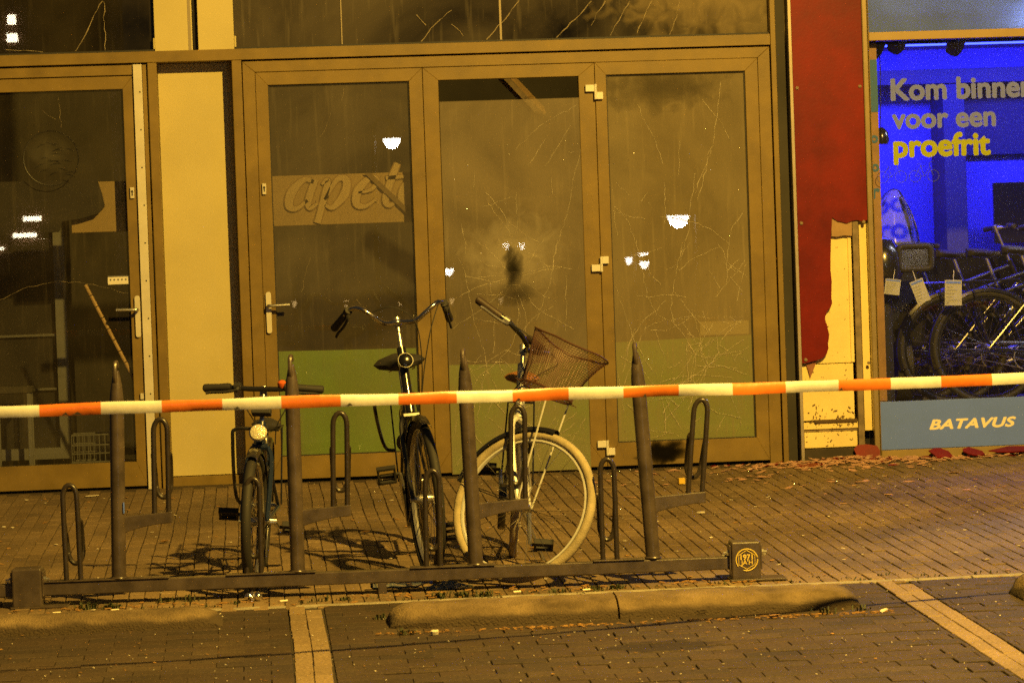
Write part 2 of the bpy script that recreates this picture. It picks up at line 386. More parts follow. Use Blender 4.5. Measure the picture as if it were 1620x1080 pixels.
# ------------------------------------------------------------------ ground: road, pavement, marking strips
TILT = (math.atan(GS), 0, 0)
def sheet(name, x0, x1, y0, y1, z, material, parent=None):
    b = MB(); b.box(x0, x1, y0, y1, z - 0.05, z)
    o = b.build(name, material, parent); return o
EDGE = -5.06
gnd = sheet('ground', -120, 120, -160, 0.24, -0.035, M['soil']); gnd.rotation_euler = TILT; tag(gnd, kind='structure')
pavement = sheet('pavement', -6, 9, EDGE, 0.10, -0.006, M['pavesoil']); pavement.rotation_euler = TILT; tag(pavement, kind='structure')
road = sheet('road', -6, 9, -9.5, EDGE - 0.05, -0.0075, M['soil']); road.rotation_euler = TILT; tag(road, kind='structure')
edging = MB()
xx = -6.0
while xx < 9:
    w = 1.0
    edging.box(xx + 0.003, xx + w - 0.003, EDGE - 0.05, EDGE, -0.06, 0.004 + random.uniform(-0.002, 0.003)); xx += w
eo = edging.build('edging', M['edging'], bevel=0.004); eo.rotation_euler = TILT; tag(eo, kind='structure')

def paver_mesh(name, lx, ly, material, h=0.05, c=0.003, cx=0.0018):
    b = MB(); x, y = lx / 2, ly / 2
    b.add([(-x, -y, -h), (x, -y, -h), (x, y, -h), (-x, y, -h), (-x, -y, -c), (x, -y, -c), (x, y, -c), (-x, y, -c),
           (-x + cx, -y + c, 0), (x - cx, -y + c, 0), (x - cx, y - c, 0), (-x + cx, y - c, 0)],
          [(0, 1, 5, 4), (1, 2, 6, 5), (2, 3, 7, 6), (3, 0, 4, 7), (4, 5, 9, 8), (5, 6, 10, 9), (6, 7, 11, 10), (7, 4, 8, 11), (8, 9, 10, 11)])
    return b
def lay(root, name, rest, spots, lx, ly, material, limit):
    """spots: (x, y, sortkey); the first ones singly, the rest joined"""
    base = paver_mesh(name, lx, ly, material)
    spots = sorted(spots, key=lambda s: s[2])
    me = None
    bulk = MB()
    rnd = random.Random(len(spots))
    for i, (x, y, _) in enumerate(spots):
        h = 0.004 * noise.noise((x * 1.1, y * 1.1, 3.3)) + rnd.gauss(0, 0.0011)
        dx = 0.012 * noise.noise((x * 0.7, y * 0.9, 9.1)) + rnd.gauss(0, 0.0008)
        rz, rx, ry = rnd.gauss(0, 0.006), rnd.gauss(0, 0.006), rnd.gauss(0, 0.010)
        if i < limit:
            if me is None:
                o = base.build(name, material, root); me = o.data
            else:
                o = bpy.data.objects.new(name, me); COL.objects.link(o); o.parent = root
            o.location = (x + dx, y, h); o.rotation_euler = (rx, ry, rz)
        else:
            mx = Matrix.Translation((x + dx, y, h)) @ Matrix.Rotation(rz, 4, 'Z') @ Matrix.Rotation(ry, 4, 'Y') @ Matrix.Rotation(rx, 4, 'X')
            bulk.xf = lambda p, mx=mx: mx @ p
            bulk.add([Vector(p) for p in base.v], base.f)
    if bulk.v:
        o = bulk.build(rest, material, root); tag(o, kind='stuff')

# pavement: 200 x 66 mm bricks, courses running away from the shopfront
sp = []
nx0, nx1 = int(-3.0 / 0.0667), int(7.2 / 0.0667)
for i in range(nx0, nx1):
    x = i * 0.0667
    off = 0.1 if i % 2 else 0.0
    y = -0.06 - off
    while y - 0.1 > EDGE:
        vis = -1.55 - 0.05 * (y + 5) < x < 3.0 + 0.09 * (y + 5) + 0.2
        sp.append((x, y - 0.1, (-(-y) if vis else 50 + -y)))
        y -= 0.2035
sp = [(x, y, (y if k < 40 else 100 + abs(y))) for x, y, k in sp]
lay(pavement, 'paver', 'pavers', sp, 0.0622, 0.1995, M['paver'], 300)

# road: 200 x 100 mm bricks in courses along the kerb, pale double strips mark the bays
strips = (0.184, 2.647)
sp, cut = [], []
for j in range(0, 40):
    y = EDGE - 0.05 - 0.052 - j * 0.1035
    if y < -9.2: break
    x = -3.4 + (0.1 if j % 2 else 0)
    while x < 7.2:
        a0, a1 = x - 0.099, x + 0.099
        hit = [s for s in strips if a1 > s - 0.075 and a0 < s + 0.075]
        if not hit:
            vis = -1.45 < x < 3.3 and y > -7.35
            sp.append((x, y, (y if vis else 100 - y)))
        else:
            s = hit[0]
            if s - 0.076 - a0 > 0.012: cut.append((a0, s - 0.076, y))
            if a1 - (s + 0.076) > 0.012: cut.append((s + 0.076, a1, y))
        x += 0.2017
lay(road, 'paver', 'pavers', sp, 0.200, 0.0935, M['roadbrick'], 300)
b = MB()
for a0, a1, y in cut:
    q = paver_mesh('paver', a1 - a0, 0.0935, None)
    mx = Matrix.Translation(((a0 + a1) / 2, y, random.gauss(0, 0.001)))
    b.xf = lambda p, mx=mx: mx @ p
    b.add([Vector(p) for p in q.v], q.f)
tag(b.build('cut_pavers', M['roadbrick'], road), kind='stuff')
for s in strips:
    r_ = MB(); r_.box(s - 0.074, s + 0.074, -9.2, EDGE - 0.051, -0.05, -0.0065)
    st = r_.build('bay_line', M['soil']); st.rotation_euler = TILT; tag(st, kind='structure')
    sp = []
    for k in (-1, 1):
        y = EDGE - 0.155 - (0.1 if k > 0 else 0)
        while y > -9.1:
            sp.append((s + k * 0.0345, y, y)); y -= 0.203
    lay(st, 'paver', 'pavers', sp, 0.0655, 0.199, M['linebrick'], 300)

# ------------------------------------------------------------------ street lamps (the lit ones whose light and reflections the photo shows)
def street_lamp(label, pos, glow, lamp=None, watts=0, col=(1, 1, 1), arm=0.5, group='street lamps across the road', size=0.16, head='dome'):
    x, y, z = pos
    g = gz(y)
    t = empty('street_lamp', (x + arm, y, g)); tag(t, label, 'street lamp', group)
    b = MB(); b.tube([(0, 0, -0.1), (0, 0, 0.9), (0, 0, 0.95), (0, 0, z - g + 0.3)], [0.085, 0.085, 0.055, 0.045], 12); b.build('pole', M['steel'], t, True)
    b = MB(); b.tube(bez([(0, 0, z - g + 0.28), (-arm * .4, 0, z - g + 0.42), (-arm, 0, z - g + 0.36)]), 0.03, 8); b.build('arm', M['steel'], t, True)
    b = MB(); b.lathe((-arm, 0, z - g), [(0.02, 0.36), (0.06, 0.30), (size * 1.15, 0.1), (size * 1.2, 0.05), (size * 1.05, 0.045)], 20); b.build('lamp_shade', M['steel'], t, True)
    b = MB(); b.lathe((-arm, 0, z - g), [(size, 0.043), (size * .92, -0.03), (size * .6, -0.1), (size * .15, -0.13)], 20); b.build('lamp_globe', glow, t, True)
    if watts:
        ld = bpy.data.lights.new('lamp_light', 'POINT'); ld.energy = watts; ld.color = col; ld.shadow_soft_size = 0.09 if col == SODIUM else size * 0.8
        lo = bpy.data.objects.new('lamp_light', ld); COL.objects.link(lo); lo.parent = t; lo.location = (-arm, 0, z - g - (0.26 if col == SODIUM else 0.02))
    return t
street_lamp('tall sodium street lamp standing on the road, lighting the shopfront orange', (LAMP_POS[0], LAMP_POS[1], LAMP_POS[2] + 0.26), M['sodium_glow'], watts=LAMP_W, col=SODIUM, arm=1.1, group='sodium street lamps')
street_lamp('white dome street lamp mirrored in the right cracked pane', (8.226, -39.9, 1.98), M['white_glow'], watts=3100, col=(1.0, 0.9, 0.72), size=0.22, arm=0.35)
street_lamp('tall white street lamp mirrored in the lettered left pane', (2.795, -39.9, 3.62), M['white_glow'], watts=3900, col=(1.0, 0.9, 0.72), size=0.17, arm=-0.35)
street_lamp('cold white street lamp on the pavement beyond the right edge of the picture', (12.0, -13.0, 6.0), M['shop_glow'], watts=1100, col=(0.45, 0.65, 1.0), arm=0.4, group='cold street lamps')
for i, (px, py, pz) in enumerate([(8.84, -49.9, 1.309), (8.849, -49.9, 1.12), (8.5, -49.9, 1.22), (6.592, -59.9, 1.69), (6.99, -59.9, 1.68), (5.1, -59.9, 1.09)]):
    street_lamp(('upper right', 'lower right', 'left', 'left', 'right', 'single')[i] + (' small white street lamp of the three mirrored beside the big dome lamp' if i < 3 else ' small white street lamp of the pair mirrored above the blackened blow' if i < 5 else ' small white street lamp mirrored at the left edge of the middle pane'), (px, py, pz), M['white_glow'], size=(0.11, 0.11, 0.08, 0.09, 0.09, 0.13)[i], arm=0.12)

for k, px_ in enumerate((-5.4, -4.6, -3.45, -2.25, -1.1, 0.0)):
    street_lamp('low warm bollard lamp in a row across the square', (px_ + 5.6, -49.9, 0.52 - 0.02 * k), M['bulb_glow'], size=0.06, arm=0.02, group='bollard lamps across the square')
# building across the street, seen only as a reflection in the left door
ob = empty('house', (-4.0, -42.0, gz(-42))); tag(ob, 'dark brick house across the street with a few lit windows', 'house')
b = MB(); b.box(-9, 1.5, -6, 1.6, -0.2, 9.5); b.build('wall', mat('dark_brick', (0.12, 0.06, 0.04), 0.9, var=0.4, vscale=3), ob)
for wx, wz, ww, wh in [(-0.05, 3.73, 0.34, 0.09), (-0.2, 3.42, 0.45, 0.08), (-0.3, 7.5, 0.16, 0.18), (-0.3, 7.16, 0.2, 0.16), (-0.9, 3.2, 0.3, 0.06)]:
    b = MB(); b.box(wx - ww / 2, wx + ww / 2, 1.61, 1.66, wz - wh / 2, wz + wh / 2); b.build('window', M['window_glow'], ob)

# ------------------------------------------------------------------ rooms behind the glass
b = MB(); b.box(-3.2, 3.13, 0.25, 4.2, -0.06, 0.004); tag(b.build('interior_floor', M['room']), kind='structure')
b = MB(); b.box(-3.2, 3.13, 4.2, 4.3, 0, 3.7); b.box(-3.3, -3.2, 0.25, 4.3, 0, 3.7); b.box(3.13, 3.2, 0.06, 4.3, -0.05, 3.7)
tag(b.build('interior_wall', M['room']), kind='structure')
b = MB(); b.box(-3.3, 6.9, 0.25, 4.3, 3.7, 3.8); tag(b.build('ceiling', M['room']), kind='structure')

# ------------------------------------------------------------------ the vacant shopfront
front = empty('vacant_shopfront'); tag(front, 'vacant shopfront with bronze frames, a cream panel and cracked dusty folding doors', 'shopfront')
def frame4(name, ox0, ox1, oz0, oz1, ix0, ix1, iz0, iz1, y0, y1, material, parent, bevel=0.0018):
    """four mitred members"""
    O = [(ox0, oz0), (ox1, oz0), (ox1, oz1), (ox0, oz1)]; I = [(ix0, iz0), (ix1, iz0), (ix1, iz1), (ix0, iz1)]
    b = MB()
    for i in range(4):
        j = (i + 1) % 4
        b.prism([O[i], O[j], I[j], I[i]], y0, y1)
    return b.build(name, material, parent, bevel=bevel, seg=1)
def slab(name, x0, x1, y0, y1, z0, z1, material, parent, bevel=0.002):
    b = MB(); b.box(x0, x1, y0, y1, z0, z1); return b.build(name, material, parent, bevel=bevel)

slab('transom', -3.0, 3.104, 0.0, 0.20, 2.459, 2.523, M['alu'], front)
slab('glazing_bead', -3.0, -0.497, 0.02, 0.06, 2.524, 2.534, M['alu_dark'], front, 0)
slab('glazing_bead', -0.03, 3.1, 0.02, 0.06, 2.524, 2.534, M['alu_dark'], front, 0)
slab('post', -0.541, -0.488, 0.0, 0.22, -0.02, 2.4575, M['alu'], front, 0.004)
slab('post', -0.056, 0.001, 0.0, 0.22, -0.02, 2.4575, M['alu'], front, 0.004)
slab('post', 3.106, 3.137, 0.0, 0.20, -0.04, 3.7, M['alu'], front, 0.003)
slab('wall_panel', -0.487, -0.057, 0.150, 0.170, 0.052, 2.457, M['cream'], front)
slab('base_board', -0.487, -0.057, 0.125, 0.168, -0.03, 0.048, M['alu'], front)
slab('upper_panel', -0.4935, -0.276, 0.028, 0.07, 2.5235, 3.7, M['cream'], front)
slab('upper_panel', -0.243, -0.036, 0.03, 0.07, 2.5235, 3.7, M['cream'], front)
slab('upper_panel_clip', -0.502, -0.4945, 0.026, 0.06, 2.536, 2.60, M['cream'], front, 0.001)
slab('upper_panel_clip', -0.035, -0.024, 0.026, 0.06, 2.536, 2.60, M['cream'], front, 0.001)
slab('seam_backing', -0.2755, -0.2435, 0.075, 0.09, 2.53, 3.7, M['black'], front, 0)
slab('panel_shadow', -0.300, -0.283, 0.0265, 0.0278, 2.524, 3.7, mat('grey_panel_shadow', (0.30, 0.25, 0.16), 0.6), front, 0)  # grey strip in place of a vertical shadow on the panel
slab('upper_window', -3.0, -0.495, 0.072, 0.080, 2.523, 3.7, M['glass_upl'], front, 0)
slab('upper_window', -0.035, 3.104, 0.072, 0.080, 2.523, 3.7, M['glass_up'], front, 0)
slab('fascia', -3.3, 6.9, 0.0, 0.25, 3.705, 5.2, mat('fascia_board', (0.25, 0.2, 0.12), 0.7, var=0.2), front)
slab('side_wall', -3.3, -3.02, 0.0, 0.24, -0.1, 3.69, mat('side_render', (0.3, 0.26, 0.2), 0.8, var=0.2), front)

def cracks(name, lines, y, parent, r=0.0011, material=None):
    b = MB(); rnd = random.Random(len(lines) * 7 + int(y * 1000))
    for ln in lines:
        pts = []
        for (xa, za), (xb, zb) in zip(ln[:-1], ln[1:]):
            L_ = math.hypot(xb - xa, zb - za); n = max(2, int(L_ / 0.03))
            for k in range(n):
                t = k / n; j = 0.006 if 0 < k else 0.0
                pts.append((xa + (xb - xa) * t + rnd.uniform(-j, j), y, za + (zb - za) * t + rnd.uniform(-j, j)))
        pts.append((ln[-1][0], y, ln[-1][1]))
        rs = [r * rnd.uniform(0.25, 1.25) * (1.7 if rnd.random() < 0.08 else 1) for _ in pts]
        b.tube(pts, rs, 4)
    o = b.build(name, material or M['crack'], parent); tag(o, kind='stuff'); return o
def rand_cracks(x0, x1, z0, z1, n, seed, lmin=0.05, lmax=0.25):
    rnd = random.Random(seed); out = []
    for _ in range(n):
        x, z = rnd.uniform(x0 + .03, x1 - .03), rnd.uniform(z0 + .03, z1 - .03); a = rnd.uniform(0, 6.28); l = rnd.uniform(lmin, lmax); ln = [(x, z)]
        for k in range(4):
            a += rnd.gauss(0, 0.17); x += math.cos(a) * l / 4; z += math.sin(a) * l / 4
            if not (x0 + .01 < x < x1 - .01 and z0 + .01 < z < z1 - .01): break
            ln.append((x, z))
        if len(ln) > 1: out.append(ln)
    return out

rnd = random.Random(41); radial = []
for k in range(15):                       # fine cracks that run out from the blow in the middle pane
    a = 2 * math.pi * k / 15 + rnd.uniform(-.2, .2); x, z = 1.545 + 0.05 * math.cos(a), 1.15 + 0.06 * math.sin(a); ln = [(x, z)]
    for q in range(rnd.randint(3, 9)):
        a += rnd.gauss(0, 0.16); x += 0.06 * math.cos(a); z += 0.06 * math.sin(a)
        if not (1.15 < x < 1.955 and 0.02 < z < 2.17): break
        ln.append((x, z))
    if len(ln) > 1: radial.append(ln)
C3 = [[(2.277, 1.338), (2.306, 1.158), (2.328, 1.006), (2.387, 0.894), (2.469, 0.856), (2.536, 0.778), (2.608, 0.651), (2.589, 0.5), (2.6, 0.39)], [(2.469, 0.856), (2.609, 0.886), (2.706, 0.862)], [(2.554, 1.328), (2.507, 1.151), (2.465, 0.932), (2.483, 0.849)], [(2.521, 1.151), (2.606, 1.217), (2.775, 1.28)], [(2.816, 1.251), (2.803, 1.072)], [(2.608, 0.651), (2.702, 0.745), (2.797, 0.672), (2.843, 0.601)], [(2.613, 0.589), (2.738, 0.58), (2.849, 0.562)], [(2.143, 1.067), (2.213, 0.859), (2.243, 0.748), (2.348, 0.565)], [(2.701, 1.144), (2.767, 1.039)], [(2.834, 1.174), (2.929, 1.102)], [(2.589, 0.5), (2.443, 0.478), (2.3, 0.374), (2.23, 0.349)], [(2.6, 0.39), (2.729, 0.302), (2.867, 0.269)], [(2.564, 0.777), (2.659, 0.719), (2.548, 0.709)], [(2.153, 1.542), (2.233, 1.45), (2.276, 1.305)], [(2.816, 1.252), (2.841, 1.382), (2.914, 1.476)], [(2.637, 1.719), (2.619, 1.596), (2.583, 1.363), (2.538, 1.255)], [(2.553, 1.914), (2.539, 1.708)], [(2.807, 2.25), (2.754, 1.908), (2.633, 1.595)], [(2.738, 1.853), (2.645, 1.554)], [(2.313, 1.565), (2.356, 1.618)]]
C2 = [[(1.189, 1.333), (1.24, 1.236), (1.264, 1.139), (1.298, 0.919), (1.359, 0.698), (1.369, 0.601)], [(1.808, 1.354), (1.759, 1.122), (1.668, 0.892)], [(1.561, 0.978), (1.556, 0.828)], [(1.849, 1.146), (1.838, 0.817)], [(1.298, 0.919), (1.42, 0.887), (1.447, 0.873)], [(1.542, 0.842), (1.649, 0.742), (1.732, 0.752)], [(1.369, 0.601), (1.42, 0.49), (1.346, 0.328)], [(1.556, 0.828), (1.497, 0.72), (1.397, 0.628), (1.315, 0.631)], [(1.369, 0.601), (1.295, 0.44), (1.262, 0.304)], [(1.577, 1.643), (1.573, 1.397)], [(1.909, 1.701), (1.868, 1.497), (1.792, 1.294)], [(1.786, 1.719), (1.787, 1.623)], [(1.579, 1.889), (1.721, 2.022), (1.945, 2.138)], [(1.334, 1.76), (1.324, 1.679)], [(1.96, 1.878), (1.909, 1.701)]]
UP = [[(1.436, 2.54), (1.536, 2.642), (1.636, 2.762)], [(1.848, 2.54), (1.962, 2.644), (2.062, 2.751)], [(2.057, 2.607), (2.087, 2.675), (2.145, 2.748)], [(2.166, 2.543), (2.239, 2.664), (2.29, 2.744)], [(2.325, 2.552), (2.377, 2.66), (2.421, 2.741)], [(2.518, 2.54), (2.549, 2.614), (2.587, 2.736)], [(1.053, 2.54), (1.139, 2.639), (1.237, 2.718)], [(1.031, 2.697), (1.084, 2.634)], [(1.234, 2.637), (1.3, 2.567)]]
UL = [[(-0.952, 2.54), (-0.895, 2.628), (-0.837, 2.748), (-0.787, 2.827)], [(-0.78, 2.827), (-0.782, 2.54)], [(-1.352, 2.56), (-1.246, 2.554), (-1.139, 2.54)]]
dimcrack = mat('dusty_scratch', (0.36, 0.30, 0.20), 0.6)
cracks('crack_network', UP, 0.0712, front, 0.0026, dimcrack)
cracks('crack_network', UL, 0.0712, front, 0.002, dimcrack)
slab('pane_seam', 0.588, 0.594, 0.068, 0.072, 2.535, 3.69, dimcrack, front, 0)
slab('pane_seam', 1.516, 1.528, 0.068, 0.072, 2.535, 3.69, dimcrack, front, 0)

def mat_smudge(name, col, amount, c, r):
    """a rubbed patch that thins out to nothing"""
    m = bpy.data.materials.new(name); m.use_nodes = True; nt = m.node_tree; nt.nodes.clear(); N = nt.nodes.new; L = nt.links.new
    out = N('ShaderNodeOutputMaterial'); tc = N('ShaderNodeTexCoord')
    mp = N('ShaderNodeMapping'); mp.inputs['Location'].default_value = (-c[0] / r[0], 0, -c[1] / r[1]); mp.inputs['Scale'].default_value = (1 / r[0], 0, 1 / r[1]); L(tc.outputs['Object'], mp.inputs[0])
    ln = N('ShaderNodeVectorMath'); ln.operation = 'LENGTH'; L(mp.outputs[0], ln.inputs[0])
    n = N('ShaderNodeTexNoise'); n.inputs['Scale'].default_value = 9; n.inputs['Detail'].default_value = 8; n.inputs['Distortion'].default_value = 1.0; L(tc.outputs['Object'], n.inputs['Vector'])
    a = N('ShaderNodeMath'); a.operation = 'MULTIPLY_ADD'; L(n.outputs['Fac'], a.inputs[0]); a.inputs[1].default_value = 1.4; L(ln.outputs['Value'], a.inputs[2])
    mr = N('ShaderNodeMapRange'); mr.inputs['From Min'].default_value = 0.75; mr.inputs['From Max'].default_value = 1.6; mr.inputs['To Min'].default_value = amount; mr.inputs['To Max'].default_value = 0.0; L(a.outputs[0], mr.inputs['Value'])
    t = N('ShaderNodeBsdfTransparent'); d = N('ShaderNodeBsdfDiffuse'); d.inputs[0].default_value = (*col, 1)
    mx = N('ShaderNodeMixShader'); L(mr.outputs[0], mx.inputs[0]); L(t.outputs[0], mx.inputs[1]); L(d.outputs[0], mx.inputs[2]); L(mx.outputs[0], out.inputs[0]); return m
def smudge(name, parent, cx, cz, rx, rz, y, col, amount):
    b = MB(); b.box(cx - rx * 1.3, cx + rx * 1.3, y, y + 0.0004, cz - rz * 1.3, cz + rz * 1.3)
    return b.build(name, mat_smudge(name, col, amount, (cx, cz), (rx, rz)), parent)
def lock_plate(parent, x, z):
    b = MB(); b.box(x - 0.0115, x + 0.0115, -0.002, 0.0148, z - 0.032, z + 0.032); o = b.build('lock_plate', M['white_metal'], parent, bevel=0.002)
    return o
def keyhole(parent, x, z):
    b = MB(); b.lathe((x, -0.004, z + 0.008), [(0.007, 0.0), (0.007, 0.0025)], 10, (0, 1, 0)); b.box(x - 0.0035, x + 0.0035, -0.0035, -0.0025, z - 0.016, z + 0.004)
    b.build('keyhole', M['alu_dark'], parent)
def door_handle(parent, x, z, d):
    b = MB()
    b.prism([(x + 0.016 * math.cos(a) , z + (0.105 if math.sin(a) >= 0 else -0.105) + 0.016 * math.sin(a)) for a in [i * math.pi / 8 for i in range(16)]], -0.004, 0.0148)
    b.build('handle_plate', M['white_metal'], parent, bevel=0.0015)
    b = MB(); b.tube(bez([(x, -0.004, z + 0.04), (x, -0.045, z + 0.04), (x + d * 0.02, -0.056, z + 0.04), (x + d * 0.122, -0.056, z + 0.042)], 6), [0.010] * 19, 10)
    b.build('door_handle', M['alloy'], parent, True)

# left door (its left half lies outside the picture)
ld_ = frame4('glass_door', -1.80, -0.628, 0.012, 2.385, -1.70, -0.688, 0.154, 2.311, 0.015, 0.07, M['alu'], front)
slab('glass_pane', -1.70, -0.688, 0.040, 0.047, 0.154, 2.311, M['glass_left'], ld_, 0)
slab('door_frame', -2.6, -0.6245, 0.012, 0.12, 2.391, 2.448, M['alu'], front)
slab('door_frame', -0.572, -0.549, 0.012, 0.12, -0.02, 2.448, M['alu'], front)
strip = slab('security_strip', -0.624, -0.5735, -0.006, 0.06, -0.022, 2.4495, M['white_metal'], front, 0.0015)
for k in range(11):
    b = MB(); b.lathe((-0.588 - 0.002 * (k % 3), -0.0085, 2.29 - k * 0.218), [(0.0045, 0), (0.0045, 0.002)], 8, (0, 1, 0)); b.build('screw', M['alu_dark'], strip)
lock_plate(ld_, -0.655, 1.71); keyhole(ld_, -0.655, 1.71)
door_handle(ld_, -0.649, 0.995, -1)
slab('lock_plate', -0.652, -0.632, -0.003, 0.0148, 0.515, 0.55, M['white_metal'], ld_)
stk = slab('sticker', -0.815, -0.695, 0.0385, 0.0398, 1.185, 1.235, M['white_plastic'], ld_, 0)
b = MB()
for k in range(5): b.lathe((-0.80 + k * 0.022, 0.0378, 1.212), [(0.006, 0), (0.006, 0.0004)], 6, (0, 1, 0))
b.box(-0.815, -0.695, 0.0376, 0.0384, 1.228, 1.235)
# round scuffed sticker trace on the glass
b2 = MB(); b2.torus((-1.114, 0.0385, 1.926), 0.158, 0.0028, 48, 5)
rnd = random.Random(3)
for k in range(20):
    a = rnd.uniform(0, 6.28); r0 = rnd.uniform(0.02, 0.12); l = rnd.uniform(0.02, 0.08); q = rnd.uniform(-0.5, 0.5)
    x, z = -1.114 + r0 * math.cos(a), 1.926 + r0 * math.sin(a)
    b2.tube([(x, 0.0388, z), (x + l * 0.5, 0.0388, z + l * q * 0.5 + 0.006), (x + l, 0.0388, z + l * q)], [0.001, 0.0028, 0.001], 4)
b2.build('glue_trace', mat('glue_trace', (0.018, 0.016, 0.014), 0.5), ld_)
smudge('smudge', ld_, -1.14, 1.95, 0.15, 0.13, 0.0378, (0.4, 0.38, 0.3), 0.05)
b.build('sticker_print', mat('grey_print', (0.12, 0.12, 0.13), 0.6), ld_)
cracks('crack_network', [[(-1.47, 1.1), (-1.3, 1.18), (-1.1, 1.215), (-0.9, 1.19), (-0.7, 1.13)], [(-1.06, 2.28), (-1.05, 2.1)], [(-1.15, 2.2), (-1.08, 2.15)]], 0.0392, ld_, 0.0008, dimcrack)

# folding door trio
ofr = MB()
ofr.prism([(0.006, -0.02), (0.077, -0.02), (0.077, 2.386), (0.006, 2.448)], 0.012, 0.09)
ofr.prism([(0.006, 2.449), (0.0775, 2.3865), (3.0275, 2.3865), (3.099, 2.449)], 0.012, 0.09)
ofr.prism([(3.028, -0.03), (3.099, -0.03), (3.099, 2.448), (3.028, 2.386)], 0.012, 0.09)
ofr.build('door_frame', M['alu'], front, bevel=0.0018, seg=1)
gap = MB(); gap.box(-0.05, 3.1, 0.1, 0.12, 2.44, 2.4585); gap.box(0.0012, 0.0058, 0.03, 0.1, 0, 2.45); gap.build('frame_gap', M['black'], front)
L1 = frame4('folding_door', 0.079, 1.0485, 0.016, 2.3835, 0.150, 0.970, 0.149, 2.309, 0.016, 0.07, M['alu'], front)
L2 = frame4('folding_door', 1.0515, 2.0585, 0.016, 2.3835, 1.141, 1.964, 0.149, 2.309, 0.016, 0.07, M['alu'], front)
L3 = frame4('folding_door', 2.0615, 3.0265, 0.016, 2.3855, 2.127, 2.950, 0.153, 2.311, 0.016, 0.07, M['alu'], front)
slab('glass_pane', 0.150, 0.970, 0.040, 0.047, 0.149, 2.309, M['glass_a'], L1, 0)
slab('glass_pane', 2.127, 2.950, 0.040, 0.047, 0.153, 2.311, M['glass_c'], L3, 0)
slab('glass_pane', 1.143, 1.962, 0.003, 0.010, 0.006, 2.183, M['glass_b'], L2, 0)
for LL, x0, x1, z0, z1 in ((L1, .150, .970, .149, 2.309), (L2, 1.141, 1.964, .149, 2.309), (L3, 2.127, 2.950, .153, 2.311)):
    g = MB()
    y0, y1, w = (0.030, 0.0395, 0.006)
    if LL is not L2:
        g.box(x0, x0 + w, y0, y1, z0, z1); g.box(x1 - w, x1, y0, y1, z0, z1); g.box(x0 + w, x1 - w, y0, y1, z1 - w, z1); g.box(x0 + w, x1 - w, y0, y1, z0, z0 + w)
        g.build('gasket', M['alu_dark'], LL)
fz = [(x, z) for x, z in ((0.156, 0.155), (0.964, 0.155), (0.964, 0.752), (0.5, 0.757), (0.156, 0.762))]
b = MB(); b.prism(fz, 0.050, 0.0515); b.build('green_film', M['greenfilm'], L1)
b = MB(); b.prism([(1.146, 0.008), (1.960, 0.008), (1.960, 0.634), (1.146, 0.646)], 0.0108, 0.0122); b.build('green_film', M['greenfilm2'], L2)
b = MB(); b.prism([(2.133, 0.157), (2.944, 0.157), (2.944, 0.758), (2.133, 0.742)], 0.050, 0.0515); b.build('green_film', M['greenfilm2'], L3)
slab('paper_note', 2.64, 2.93, 0.0485, 0.0495, 0.765, 0.845, M['cream'], L3, 0)
cracks('crack_network', C3 + rand_cracks(2.13, 2.95, 0.16, 0.9, 40, 5, 0.08, 0.5) + rand_cracks(2.13, 2.95, 0.5, 1.4, 18, 15, 0.06, 0.45) + rand_cracks(2.13, 2.95, 0.9, 2.25, 16, 8, 0.1, 0.5), 0.0394, L3, 0.0010)
cracks('crack_network', C2 + rand_cracks(1.15, 1.95, 0.03, 0.75, 44, 6, 0.08, 0.5) + rand_cracks(1.15, 1.95, 0.7, 2.1, 14, 11, 0.1, 0.4) + radial, 0.0024, L2, 0.0009)
cracks('crack_network', [[(0.44, 2.0), (0.48, 2.06), (0.51, 2.14)], [(0.57, 2.2), (0.59, 2.28)], [(0.3, 1.1), (0.36, 1.3)], [(0.62, 1.05), (0.7, 0.95)]], 0.0394, L1, 0.0008, dimcrack)
def splinters(name, parent, x0, x1, z0, z1, y, n, seed):
    rnd = random.Random(seed); b = MB()
    for _ in range(n):
        x, z = rnd.uniform(x0, x1), rnd.uniform(z0, z1); s = rnd.uniform(0.0012, 0.0032)
        b.obox((x, y, z), (s * rnd.uniform(0.6, 2), 0, s * rnd.uniform(-1, 1)), (0, 0.0015, 0), (0, 0, s))
    tag(b.build(name, M['foil'], parent), kind='stuff')
splinters('glass_splinters', L3, 2.14, 2.94, 0.2, 2.1, 0.0386, 60, 1)
splinters('glass_splinters', L2, 1.15, 1.95, 0.2, 2.0, 0.0018, 50, 2)
def blotch(name, parent, cx, cz, rx, rz, y, material, seed, n=26, rough=0.35):
    rnd = random.Random(seed)
    pts = []
    for k in range(n):
        a = 2 * math.pi * k / n; q = 1 + rnd.uniform(-rough, rough)
        pts.append((cx + rx * q * math.cos(a), cz + rz * q * math.sin(a)))
    b = MB(); b.prism(pts, y, y + 0.0006); return b.build(name, material, parent)
smudge('smudge', L2, 1.55, 1.28, 0.36, 0.30, 0.0018, (0.5, 0.45, 0.34), 0.3)
smudge('smudge', L2, 1.545, 1.19, 0.07, 0.15, 0.0010, (0.02, 0.018, 0.014), 0.62)
smudge('smudge', L2, 1.555, 1.05, 0.14, 0.10, 0.0010, (0.06, 0.05, 0.035), 0.36)
smudge('smudge', L3, 2.45, 2.22, 0.5, 0.16, 0.0380, (0.08, 0.07, 0.05), 0.28)
smudge('smudge', front, 2.75, 2.78, 0.75, 0.42, 0.0705, (0.40, 0.32, 0.18), 0.34)
smudge('scorch_mark', L3, 2.40, 0.085, 0.19, 0.085, 0.0145, (0.008, 0.007, 0.006), 0.97)

